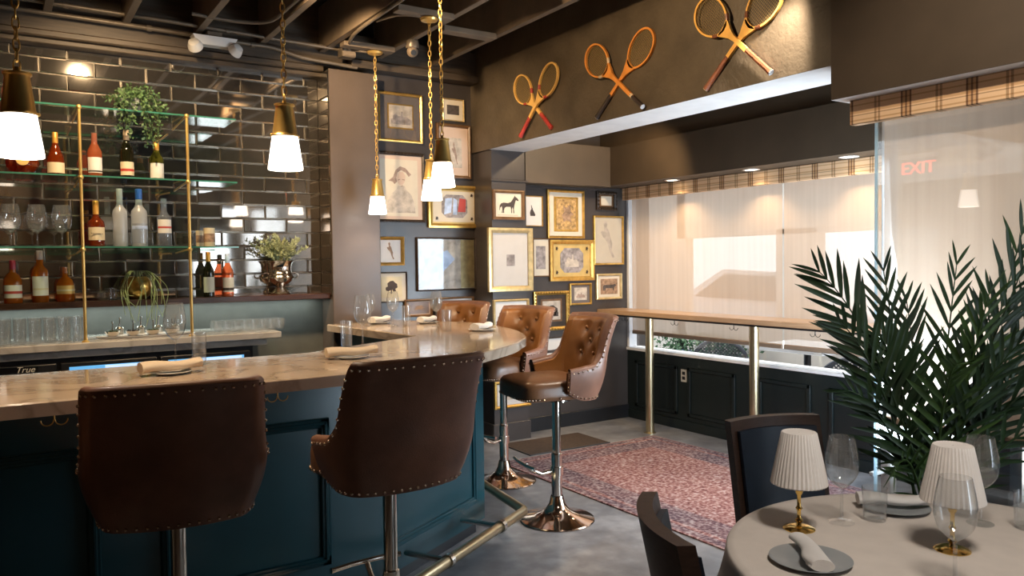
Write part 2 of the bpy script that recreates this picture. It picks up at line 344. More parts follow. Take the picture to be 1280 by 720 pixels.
# ------------------------------------------------------------------ mesh helpers
class MB:
    def __init__(s): s.v = []; s.f = []; s.mi = []; s.cur = 0
    def add(s, vs, fs):
        o = len(s.v); s.v += [tuple(p) for p in vs]
        for f in fs: s.f.append([i+o for i in f]); s.mi.append(s.cur)
        return o
    def box(s, a, b_, c=0.0):
        (x0, y0, z0), (x1, y1, z1) = a, b_
        if c <= 0:
            return s.add([(x0,y0,z0),(x1,y0,z0),(x1,y1,z0),(x0,y1,z0),(x0,y0,z1),(x1,y0,z1),(x1,y1,z1),(x0,y1,z1)],
                  [(0,3,2,1),(4,5,6,7),(0,1,5,4),(1,2,6,5),(2,3,7,6),(3,0,4,7)])
        vs = []; ix = {}
        for i, x in enumerate((x0, x1)):
            for j, y in enumerate((y0, y1)):
                for k, z in enumerate((z0, z1)):
                    sx_, sy_, sz_ = (1-2*i), (1-2*j), (1-2*k)
                    ix[i,j,k,0] = len(vs); vs.append((x, y+sy_*c, z+sz_*c))
                    ix[i,j,k,1] = len(vs); vs.append((x+sx_*c, y, z+sz_*c))
                    ix[i,j,k,2] = len(vs); vs.append((x+sx_*c, y+sy_*c, z))
        fs = []
        for i in (0, 1):
            q = [ix[i,0,0,0], ix[i,1,0,0], ix[i,1,1,0], ix[i,0,1,0]]; fs.append(q if i else q[::-1])
            q = [ix[0,i,0,1], ix[1,i,0,1], ix[1,i,1,1], ix[0,i,1,1]]; fs.append(q[::-1] if i else q)
            q = [ix[0,0,i,2], ix[1,0,i,2], ix[1,1,i,2], ix[0,1,i,2]]; fs.append(q if i else q[::-1])
        for i in (0, 1):
            for j in (0, 1):
                fs.append([ix[0,i,j,1], ix[1,i,j,1], ix[1,i,j,2], ix[0,i,j,2]])
                fs.append([ix[i,0,j,0], ix[i,1,j,0], ix[i,1,j,2], ix[i,0,j,2]])
                fs.append([ix[i,j,0,0], ix[i,j,1,0], ix[i,j,1,1], ix[i,j,0,1]])
                for k in (0, 1): fs.append([ix[i,j,k,0], ix[i,j,k,1], ix[i,j,k,2]])
        return s.add(vs, fs)
    def lathe(s, prof, n=24, c=(0, 0, 0), cap0=False, cap1=False, ribs=0, ribamp=0.0):
        vs = []; fs = []
        for (r, z) in prof:
            for k in range(n):
                a = 2*math.pi*k/n; rr = r*(1+ribamp*math.cos(ribs*a)) if ribs else r
                vs.append((c[0]+rr*math.cos(a), c[1]+rr*math.sin(a), c[2]+z))
        for i in range(len(prof)-1):
            for k in range(n):
                k2 = (k+1) % n; fs.append((i*n+k, i*n+k2, (i+1)*n+k2, (i+1)*n+k))
        if cap0: fs.append(tuple(range(n))[::-1])
        if cap1: fs.append(tuple((len(prof)-1)*n+k for k in range(n)))
        return s.add(vs, fs)
    def tube(s, pts, r, n=8, closed=False, cap=True):
        P = [Vector(p) for p in pts]; m_ = len(P); rs = r if isinstance(r, (list, tuple)) else [r]*m_
        T = []
        for i in range(m_):
            a = P[(i-1) % m_] if (closed or i > 0) else P[i]; b_ = P[(i+1) % m_] if (closed or i < m_-1) else P[i]
            t = b_-a; T.append(t.normalized() if t.length > 1e-9 else Vector((0, 0, 1)))
        nrm = T[0].orthogonal().normalized(); vs = []; fs = []
        for i in range(m_):
            nrm = (nrm-T[i]*nrm.dot(T[i])); nrm = nrm.normalized() if nrm.length > 1e-6 else T[i].orthogonal().normalized()
            bn = T[i].cross(nrm)
            for k in range(n):
                a = 2*math.pi*k/n; vs.append(P[i]+(nrm*math.cos(a)+bn*math.sin(a))*rs[i])
        for i in range(m_ if closed else m_-1):
            j = (i+1) % m_
            for k in range(n):
                k2 = (k+1) % n; fs.append((i*n+k, i*n+k2, j*n+k2, j*n+k))
        if cap and not closed: fs.append(tuple(range(n))[::-1]); fs.append(tuple((m_-1)*n+k for k in range(n)))
        return s.add(vs, fs)
    def prism(s, poly, z0, z1):
        n = len(poly)
        return s.add([(x, y, z0) for x, y in poly]+[(x, y, z1) for x, y in poly],
                     [tuple(range(n))[::-1], tuple(range(n, 2*n))]+[(i, (i+1) % n, n+(i+1) % n, n+i) for i in range(n)])
    def sphere(s, c, r, nu=8, nv=5, sc_=(1, 1, 1)):
        vs = [(c[0], c[1], c[2]-r*sc_[2])]; fs = []
        for j in range(1, nv):
            b_ = -math.pi/2+math.pi*j/nv
            for i in range(nu):
                a = 2*math.pi*i/nu; vs.append((c[0]+r*sc_[0]*math.cos(b_)*math.cos(a), c[1]+r*sc_[1]*math.cos(b_)*math.sin(a), c[2]+r*sc_[2]*math.sin(b_)))
        vs.append((c[0], c[1], c[2]+r*sc_[2])); t = len(vs)-1
        for i in range(nu):
            i2 = (i+1) % nu; fs.append((0, 1+i2, 1+i)); fs.append((t, 1+(nv-2)*nu+i, 1+(nv-2)*nu+i2))
            for j in range(nv-2): fs.append((1+j*nu+i, 1+j*nu+i2, 1+(j+1)*nu+i2, 1+(j+1)*nu+i))
        return s.add(vs, fs)
    def grid(s, pts, closed=False):
        h = len(pts); w_ = len(pts[0]); fs = []
        for i in range(h-1):
            for j in range(w_ if closed else w_-1):
                j2 = (j+1) % w_; fs.append((i*w_+j, i*w_+j2, (i+1)*w_+j2, (i+1)*w_+j))
        return s.add([p for row in pts for p in row], fs)
    def xf(s, M, o=0):
        for i in range(o, len(s.v)): s.v[i] = tuple(M @ Vector(s.v[i]))
        return s
    def build(s, name, mat, parent=None, smooth=True, ang=38):
        me = bpy.data.meshes.new(name); me.from_pydata(s.v, [], s.f); me.update()
        for q in (mat if isinstance(mat, (list, tuple)) else [mat]): me.materials.append(MATS[q])
        for p, k in zip(me.polygons, s.mi): p.material_index = k; p.use_smooth = smooth
        if smooth: me.set_sharp_from_angle(angle=R(ang))
        o = bpy.data.objects.new(name, me); C.objects.link(o)
        if parent is not None: o.parent = parent
        return o
def tag(o, label, cat, group=None, kind=None):
    o['label'] = label; o['category'] = cat
    if group: o['group'] = group
    if kind: o['kind'] = kind
    return o
def thing(name, label, cat, loc=(0, 0, 0), rz=0.0, group=None):
    o = bpy.data.objects.new(name, None); C.objects.link(o); o.empty_display_size = 0.05
    o.location = loc; o.rotation_euler = (0, 0, rz)
    return tag(o, label, cat, group)
def struct(name, mb, mat, label=None, **kw):
    o = mb.build(name, mat, **kw); o['kind'] = 'structure'; o['category'] = name.split('_')[0]
    if label: o['label'] = label
    return o
def kids(o): return [c for c in o.children]
def dup(o, loc=None, rz=None, label=None, parent=None):
    c = o.copy(); C.objects.link(c)
    if parent is not None: c.parent = parent
    for ch in list(o.children): dup(ch, parent=c)
    if loc is not None: c.location = loc
    if rz is not None: c.rotation_euler = (0, 0, rz)
    if label: c['label'] = label
    return c
def boxm(a, b_, c=0.0):
    q = MB(); q.box(a, b_, c); return q
def crom(P, n=6):
    out_ = []
    for i in range(len(P)-1):
        p0 = Vector(P[max(i-1, 0)]); p1 = Vector(P[i]); p2 = Vector(P[i+1]); p3 = Vector(P[min(i+2, len(P)-1)])
        for k in range(n):
            t = k/n
            out_.append(tuple(0.5*((2*p1)+(p2-p0)*t+(2*p0-5*p1+4*p2-p3)*t*t+(3*p1-p0-3*p2+p3)*t**3)))
    out_.append(tuple(P[-1])); return out_
# ------------------------------------------------------------------ room shell
struct('floor', boxm((-3, -2.6, -0.1), (5.35, 6.25, 0)), 'concrete')
q = MB(); q.box((-3.1, 6.1, 0), (2.5, 6.3, 3.55)); struct('wall_back', q, 'backsplash_paint')
struct('wall_gallery', boxm((2.5, 6.0, 0), (3.6, 6.3, 3.55)), 'wall_paint')
struct('pillar', boxm((2.156, 5.85, 0), (2.56, 6.1, 3.06), 0.004), 'pillar_paint')
q = MB(); q.box((3.52, 5.70, 0), (3.87, 6.3, 2.52)); struct('pilaster', q, 'wall_paint')
struct('wall_alcove', boxm((3.87, 5.89, 0), (5.5, 6.3, 3.0)), 'wall_paint')
q = MB(); q.box((3.5, 2.43, 2.513), (3.86, 6.0, 3.55)); q.cur = 1
o = q.add([(3.5, 2.43, 2.512), (3.86, 2.43, 2.512), (3.86, 5.70, 2.512), (3.5, 5.70, 2.512)], [(0, 3, 2, 1)])  # white underside colour stands in for daylight caught from below
struct('beam', q, ['beam_paint', 'daylit_white'])
q = MB(); q.box((3.5, -2.6, 2.341), (3.90, 2.43, 3.55)); q.cur = 1
q.add([(3.5, -2.6, 2.34), (3.9, -2.6, 2.34), (3.9, 2.43, 2.34), (3.5, 2.43, 2.34)], [(0, 3, 2, 1)])  # header underside also coloured white for the daylight on it
struct('window_header', q, ['soffit_paint', 'daylit_white'])
struct('soffit', boxm((3.86, 5.70, 2.25), (4.84, 5.89, 2.62)), 'soffit_paint')
struct('soffit', boxm((4.835, 2.30, 2.26), (5.45, 5.89, 2.62)), 'soffit_paint')
struct('ceiling_alcove', boxm((3.86, 2.25, 2.90), (5.5, 6.0, 3.0)), 'soffit_paint')
struct('wall_alcove_top', boxm((4.87, 2.25, 2.62), (5.45, 5.9, 2.9)), 'soffit_paint')
struct('wall_alcove_side', boxm((3.9, 2.25, 2.262), (5.45, 2.30, 2.95)), 'soffit_paint')
struct('ceiling', boxm((-3.1, -2.7, 3.55), (3.9, 6.3, 3.65)), 'ceiling_black')
struct('wall_left', boxm((-3.1, -2.6, 0), (-3.0, 6.3, 3.55)), 'room_paint')
q = MB(); q.box((-3.1, -2.7, 0), (3.0, -2.6, 3.55)); q.box((3.0, -2.7, 2.2), (3.9, -2.6, 3.55)); q.box((3.55, -2.7, 0), (3.9, -2.6, 2.2))
struct('wall_front', q, 'room_paint')
struct('wall_vestibule', boxm((2.38, -2.6, 0), (2.46, -0.75, 2.7)), 'room_paint')  # added unseen wall, keeps door daylight off the bar front
# fascia, crown and header over the mirrored back bar
struct('trim_1', boxm((-3.0, 5.97, 3.10), (2.35, 6.1, 3.55)), 'fascia_brown')
q = MB(); q.box((-3.0, 6.0, 3.02), (2.156, 6.1, 3.055), 0.006); q.box((-3.0, 5.95, 3.055), (2.156, 6.1, 3.10), 0.008)
struct('trim_2', q, 'fascia_brown')
q = MB(); q.box((2.35, 5.86, 3.10), (3.5, 6.0, 3.16), 0.006); q.box((2.35, 5.90, 3.16), (3.5, 6.0, 3.36))
struct('trim_3', q, 'fascia_brown')
q = MB(); q.box((3.87, 5.868, 0), (5.2, 5.89, 0.13), 0.004); struct('baseboard_alcove', q, 'black_paint')
q = MB(); q.box((3.50, 5.68, 0), (3.885, 5.70, 0.16), 0.004); q.box((3.50, 5.70, 0), (3.52, 6.0, 0.16), 0.004); struct('baseboard_pilaster', q, 'wall_paint')
q = MB(); q.box((3.505, 5.683, 2.245), (3.885, 5.70, 2.262), 0.003); q.box((3.87, 5.87, 2.235), (4.83, 5.89, 2.252), 0.003); struct('trim_4', q, 'wall_paint')

# mirrored subway tile, one bevelled pane per tile
q = MB()
def tile(P, ux, uz, nn, w_, h_, bev=0.009, dep=0.007):
    P = Vector(P); a, b_ = ux*w_, uz*h_; g = 0.0012
    o0 = [P+ux*g+uz*g, P+a-ux*g+uz*g, P+a-ux*g+b_-uz*g, P+ux*g+b_-uz*g]
    o1 = [P+ux*bev+uz*bev+nn*dep, P+a-ux*bev+uz*bev+nn*dep, P+a-ux*bev+b_-uz*bev+nn*dep, P+ux*bev+b_-uz*bev+nn*dep]
    tx, tz = rnd.uniform(-.0012, .0012), rnd.uniform(-.0012, .0012)
    o1 = [p+nn*(tx*(1 if i in (1, 2) else -1)+tz*(1 if i > 1 else -1)) for i, p in enumerate(o1)]
    q.cur = 1; base = q.add(o0+o1, [(0, 1, 5, 4), (1, 2, 6, 5), (2, 3, 7, 6), (3, 0, 4, 7)])
    q.f.append([base+4, base+5, base+6, base+7]); q.mi.append(0)
X3, Y3, Z3 = Vector((1, 0, 0)), Vector((0, 1, 0)), Vector((0, 0, 1))
rh, tw = 0.1045, 0.325
for r_ in range(17):
    z1 = 3.0575-r_*rh; z0 = z1-rh
    if z0 < 1.30: z0 = 1.305
    if z1-z0 < 0.03: continue
    x = 2.04+0.1625*(r_ % 2)+tw
    while x > -1.7:
        xa, xb = x-tw, min(x, 2.155)
        if xb-xa > 0.03: tile((xa, 6.1-0.001, z0), X3, Z3, -Y3, xb-xa, z1-z0)
        x -= tw
    tile((2.155, 6.095, z0), -Y3, Z3, -X3, 0.235, z1-z0)
struct('wall_mirror', q, ['mirror_tile', 'tile_bevel'], smooth=False)

# ceiling joists, cross boards
for x in (-1.08, -0.62, -0.16, 0.30, 0.76, 1.22, 1.68, 2.14, 2.60, 3.09):
    struct('ceiling_joist', boxm((x-0.024, -2.6, 3.20), (x+0.024, 5.95, 3.54), 0.003), 'joist_brown')
for (xa, xb, y) in ((2.17, 2.58, 5.60), (2.17, 2.58, 4.66), (1.70, 2.12, 4.35), (2.17, 2.58, 3.87), (0.79, 1.20, 3.21), (-0.13, 0.28, 2.96), (2.63, 3.06, 4.9)):
    struct('ceiling_crossboard', boxm((xa, y-0.045, 3.17), (xb, y+0.045, 3.21), 0.003), 'joist_brown')

# windows: alcove window with sill wall, side pane, near pane
struct('window_sill', boxm((5.18, 2.36, 0.672), (5.36, 5.888, 0.70), 0.004), 'patio_white')  # sill coloured white in place of the daylight it reflects
q = MB(); q.box((5.20, 2.36, 0), (5.36, 5.89, 0.672))
for (ya, yb) in ((5.20, 5.77), (4.52, 5.07), (3.78, 4.28), (2.62, 3.62)):
    for (a, b_) in (((5.185, ya, .13), (5.2, ya+.035, .58)), ((5.185, yb-.035, .13), (5.2, yb, .58)), ((5.185, ya, .13), (5.2, yb, .165)), ((5.185, ya, .545), (5.2, yb, .58))): q.box(a, b_, 0.005)
q.box((5.185, 2.36, 0), (5.2, 5.89, 0.09), 0.004)
struct('wall_right', q, 'wainscot_paint')
def pane(name, a, b_, edge=()):
    o = struct(name, boxm(a, b_), 'pane_glass', smooth=False)
    for (p, r_) in edge:
        e = boxm(p, r_).build('pane_edge', 'edge_glass', o); 
    return o
pane('window_1', (5.262, 2.36, 0.70), (5.27, 5.88, 2.26))
pane('window_2', (3.72, 2.326, 0.0), (5.25, 2.334, 2.26))
pane('window_3', (3.686, -2.5, 0.0), (3.698, 2.300, 2.34), [((3.686, 2.3005, 0.0), (3.698, 2.312, 2.34))])
q = MB(); q.box((3.87, 2.335, 0), (3.93, 2.39, 2.26), 0.004); q.box((3.72, 2.335, 0.43), (5.2, 2.36, 0.45), 0.003); struct('window_post', q, 'patio_white')
q = MB(); q.box((5.20, 5.86, 0.70), (5.30, 5.90, 2.26), 0.004); struct('window_jamb', q, 'patio_white')

# roller shades with their hem bars, and plaid valances
def shade(name, label, x, y0, y1, z0, z1, seam=None):
    t = thing(name, label, 'roller shade', (x, y0, z0))
    q = MB(); n = 24
    pts = [[(0.0015*math.sin(j*2.1), (y1-y0)*j/n, 0.02+(z1-z0-0.02)*i) for j in range(n+1)] for i in (0, 1)]
    q.grid(pts); q.build('shade_cloth', 'sheer', t)
    boxm((-0.010, 0, -0.005), (0.010, y1-y0, 0.032), 0.005).build('hem_bar', 'hem_bar', t)
    q = MB(); q.tube([(0, 0.0, z1-z0), (0, y1-y0, z1-z0)], 0.022, 10); q.build('roller_tube', 'plastic_white', t)
    return t
shade('roller_shade', 'beige sheer roller shade behind the far half of the high table', 5.19, 4.035, 5.80, 0.842, 2.20)
shade('roller_shade', 'beige sheer roller shade behind the near half of the high table', 5.19, 2.40, 4.020, 0.842, 2.20)
shade('roller_shade', 'beige sheer roller shade behind the palm and near glass pane', 3.745, -2.4, 2.297, 0.715, 2.30)
t = tag(boxm((0, 0, 0), (0.05, 3.42, 0.115), 0.004).build('plaid_valance', 'plaid'), 'plaid fabric valance above the shades by the high table', 'valance'); t.location = (5.10, 2.42, 2.144)
t = tag(boxm((0, 0, 0), (0.05, 4.85, 0.125), 0.004).build('plaid_valance', 'plaid'), 'plaid fabric valance above the palm, over the near glass pane', 'valance'); t.location = (3.60, -2.456, 2.218)

# ------------------------------------------------------------------ bar
cv = crom([(1.0, 3.14), (1.35, 3.165), (1.6, 3.23), (1.85, 3.33), (2.053, 3.435), (2.384, 3.664), (2.575, 3.855), (2.739, 4.045), (2.919, 4.419), (3.015, 4.774), (3.06, 5.0), (3.065, 5.15), (3.03, 5.3), (2.95, 5.45), (2.85, 5.62), (2.76, 5.8), (2.70, 5.985)], 5)
outline = [(-1.7, 3.14)]+cv+[(2.57, 5.985), (2.57, 5.84), (2.10, 5.84), (2.2, 4.50), (1.34, 4.02), (-1.7, 4.02)]
q = MB(); q.prism(outline, 1.038, 1.085)
# eased top edge
def inset(poly, d):
    out_ = []; n = len(poly)
    for i in range(n):
        p0, p1, p2 = Vector(poly[i-1]), Vector(poly[i]), Vector(poly[(i+1) % n])
        e1 = (p1-p0).normalized(); e2 = (p2-p1).normalized(); n1 = Vector((-e1.y, e1.x)); n2 = Vector((-e2.y, e2.x)); b_ = n1+n2
        k = b_.length_squared
        out_.append(tuple(p1+b_*(2*d/k if k > .3 else d)))
    return out_
ins = inset(outline, 0.006); n = len(outline)
q.f = [f for f in q.f if not (len(f) > 4 and f[0] == n)]; q.mi = [0]*len(q.f)
o = q.add([(x, y, 1.091) for x, y in ins], [tuple(range(n))])
for i in range(n): q.f.append([n+i, n+(i+1) % n, o+(i+1) % n, o+i]); q.mi.append(0)
ctr = tag(q.build('bar_countertop', 'bar_marble'), 'polished beige marble bar top with a rounded end, on the dark teal bar', 'countertop')
def hook(parent, x, y, ang, z=0.0):
    q = MB()
    for s_ in (-1, 1):
        q.tube([(s_*0.022+0.02*math.cos(a), 0, -0.022+0.02*math.sin(a)) for a in [math.pi*(1+k/10) for k in range(11)]], 0.0022, 6)
    q.tube([(0, 0, 0.0), (0, 0, -0.024)], 0.003, 6)
    q.xf(Matrix.Translation((x, y, z)) @ Matrix.Rotation(ang, 4, 'Z'))
    return q
hook(ctr, 0.145, 3.20, 0, 1.036).build('purse_hook', 'brass', ctr); hook(ctr, 0.935, 3.20, 0, 1.036).build('purse_hook', 'brass', ctr)

bt = thing('bar_cabinet', 'dark teal panelled bar cabinet under the marble top, with a brass foot rail', 'bar', (0, 0, 0))
fr_, en = (1.389, 3.315), (2.295, 3.838)
body = [(-1.7, 3.315), fr_, en, (2.52, 4.40), (2.62, 5.1), (2.56, 5.45), (2.52, 5.83), (2.24, 5.83), (2.29, 4.55), (1.36, 3.98), (-1.7, 3.98)]
q = MB(); q.prism(body, 0.085, 1.037); q.build('cabinet_body', 'teal_paint', bt)
q = MB(); q.prism(inset(body, 0.05), 0, 0.085); q.build('toe_kick', 'black_paint', bt)
def panel(p0, p1, s0, s1, z0, z1, parent):
    p0, p1 = Vector(p0), Vector(p1); d = (p1-p0).normalized(); nn = Vector((d.y, -d.x)); wd = 0.042
    q = MB()
    def bar_(sa, sb, za, zb):
        for (off, ins_) in ((0.012, 0.0), (0.018, 0.013)):
            a = len(q.v); q.box((sa+ins_, -off, za+ins_), (sb-ins_, 0.002, zb-ins_), 0.004)
    bar_(s0, s0+wd, z0, z1); bar_(s1-wd, s1, z0, z1); bar_(s0, s1, z0, z0+wd); bar_(s0, s1, z1-wd, z1)
    M = Matrix(((d.x, -nn.x, 0, p0.x), (d.y, -nn.y, 0, p0.y), (0, 0, 1, 0), (0, 0, 0, 1)))
    q.xf(M); return q.build('panel_moulding', 'teal_paint', parent)
for xa, xb in ((-1.20, -0.50), (-0.40, 0.29), (0.50, 1.19)): panel((0, 3.315), (1, 3.315), xa, xb, 0.23, 0.88, bt)
panel(fr_, en, 0.10, 0.95, 0.20, 0.90, bt)
# foot rail
q = MB(); zr = 0.18
d = Vector((0.866, 0.5, 0)); e0 = Vector((2.385, 3.56, zr)); s0 = e0-d*1.22
q.tube([(-1.6, 3.02, zr), (s0.x-0.06, 3.02, zr), tuple(s0+d*0.05), tuple(e0-d*0.012), tuple(e0+Vector((0.004, 0.02, 0))), (2.45, 4.02, zr), (2.50, 4.30, zr)], 0.026, 14)
rl = q.build('foot_rail', 'satin_brass', bt)
nv = Vector((-0.5, 0.866, 0))
for s_ in (0.28, 0.80):
    p = e0-d*s_; q = MB(); q.tube([p-d*0.014, p+d*0.014], 0.033, 16); q.tube([p, p+nv*0.24], 0.014, 8)
    
    q.build('rail_bracket', 'steel', rl)
for x in (-1.2, -0.2, 0.8):
    q = MB(); q.tube([(x-.014, 3.02, zr), (x+.014, 3.02, zr)], 0.033, 16); q.tube([(x, 3.02, zr), (x, 3.314, zr)], 0.014, 8); q.build('rail_bracket', 'steel', rl)

# ------------------------------------------------------------------ back bar
q = MB(); q.box((-1.7, 5.45, 1.045), (1.63, 6.098, 1.09), 0.005)
tag(q.build('back_counter_top', 'counter_marble'), 'pale marble back counter slab below the bottle shelves', 'countertop')
t = thing('back_bar_cabinet', 'dark back bar base with a cream ledge under the pale marble slab', 'cabinet', (0, 5.52, 0))
boxm((-1.7, 0.0, 0.06), (1.45, 0.57, 1.0), 0.003).build('cabinet_body', 'black_paint', t)
boxm((-1.7, -0.03, 1.0), (1.54, 0.57, 1.044), 0.004).build('ledge', 'counter_marble', t)
boxm((-1.7, 0.05, 0.0), (1.4, 0.57, 0.06)).build('toe_kick', 'black_paint', t)
def cooler(x0, x1, label, glow):
    t = thing('bottle_cooler', label, 'cooler', (x0, 5.50, 0.10)); w_ = x1-x0
    boxm((0, -0.03, 0), (w_, 0.018, 0.87), 0.004).build('door', 'black_paint', t)
    boxm((0.045, -0.034, 0.06), (w_-0.045, -0.029, 0.845 if glow else 0.75)).build('door_pane', 'cooler_glow' if glow else 'car_glass', t)
    if glow: boxm((0.24, -0.036, 0.80), (w_-0.06, -0.0335, 0.842)).build('interior_light', 'cooler_glow_white', t)
    q = MB(); q.tube([(0.03, -0.06, 0.3), (0.03, -0.06, 0.7)], 0.008, 8); q.box((0.022, -0.06, 0.32), (0.038, -0.03, 0.335)); q.box((0.022, -0.06, 0.665), (0.038, -0.03, 0.68)); q.build('handle', 'steel', t)
    return t
cooler(0.29, 0.83, 'glass door cooler with a blue lit interior, beside the cooler with the badge', True)
cooler(0.85, 1.42, 'glass door cooler with a blue lit interior, at the end of the back counter', True)
t = cooler(-0.36, 0.27, 'black bottle cooler with a silver script badge at the left edge', False)
def text(s_, name, mat, size, M, parent, shear=0.0, ext=0.0008, align='CENTER'):
    cu = bpy.data.curves.new(name, 'FONT'); cu.body = s_; cu.size = size; cu.shear = shear; cu.extrude = ext; cu.align_x = align; cu.align_y = 'CENTER'
    tmp = bpy.data.objects.new(name, cu); C.objects.link(tmp); bpy.context.view_layer.update()
    me = bpy.data.meshes.new_from_object(tmp.evaluated_get(bpy.context.evaluated_depsgraph_get())); bpy.data.objects.remove(tmp)
    me.name = name; me.materials.clear(); me.materials.append(MATS[mat]); o = bpy.data.objects.new(name, me); C.objects.link(o); o.matrix_world = M
    if parent is not None: o.parent = parent
    return o
FRONT = Matrix(((1, 0, 0, 0), (0, 0, -1, 0), (0, 1, 0, 0), (0, 0, 0, 1)))
bd = boxm((0.18, -0.040, 0.828), (0.535, -0.03, 0.868), 0.002).build('badge', 'black_metal', t)
q = MB(); q.box((0.18, -0.042, 0.8655), (0.535, -0.039, 0.868)); q.box((0.18, -0.042, 0.828), (0.535, -0.039, 0.8305)); q.box((0.5325, -0.042, 0.828), (0.535, -0.039, 0.868)); q.build('badge_rim', 'steel', bd)
text('True', 'badge_script', 'label_white', 0.050, Matrix.Translation((0.465, -0.0415, 0.848)) @ FRONT, bd, 0.35)

# wooden bottle shelf
tag(boxm((-1.7, 5.90, 1.285), (2.154, 6.094, 1.328), 0.004).build('wooden_shelf', 'dark_wood'), 'long dark wooden shelf under the mirrored tiles', 'shelf')
# glass shelves on brass poles
for (z, lab) in ((2.548, 'top glass shelf holding the trailing ivy'), (2.118, 'middle glass shelf holding the wine bottles and decanter'), (1.674, 'lowest glass shelf holding goblets and spirit bottles')):
    t = thing('glass_shelf', lab, 'shelf', (-1.7, 5.565, z), 0, 'glass back bar shelves')
    boxm((0, 0.004, 0), (3.08, 0.34, 0.010)).build('glass_pane', 'shelf_glass', t)
    q = MB(); q.box((0, 0, 0), (3.08, 0.004, 0.010)); q.box((3.08, 0.004, 0), (3.083, 0.34, 0.010)); q.build('polished_edge', 'shelf_edge_glass', t)
for x, lab in ((0.43, 'brass shelf pole beside the cognac bottle, left of the two'), (1.052, 'brass shelf pole at the right end of the glass shelves'), (-0.55, 'brass shelf pole beyond the left edge')):
    t = thing('shelf_pole', lab, 'pole', (x, 5.50, 1.09), 0, 'brass shelf poles')
    q = MB(); q.tube([(0, 0, 0.006), (0, 0, 1.46)], 0.0095, 12); q.build('pole', 'brass', t)
    q = MB(); q.lathe([(0.022, 0), (0.022, 0.006), (0.012, 0.012), (0.010, 0.03)], 14, cap0=True); q.build('foot', 'brass', t)
    for z in (2.548, 2.118, 1.674):
        q = MB(); q.tube([(0, 0, z-1.09-0.012), (0, 0.09, z-1.09-0.012), (0, 0.50, z-1.09-0.028)], 0.006, 8); q.sphere((0, 0, z-1.09-0.012), 0.016, 10, 6); q.build('shelf_bracket', 'brass', t)
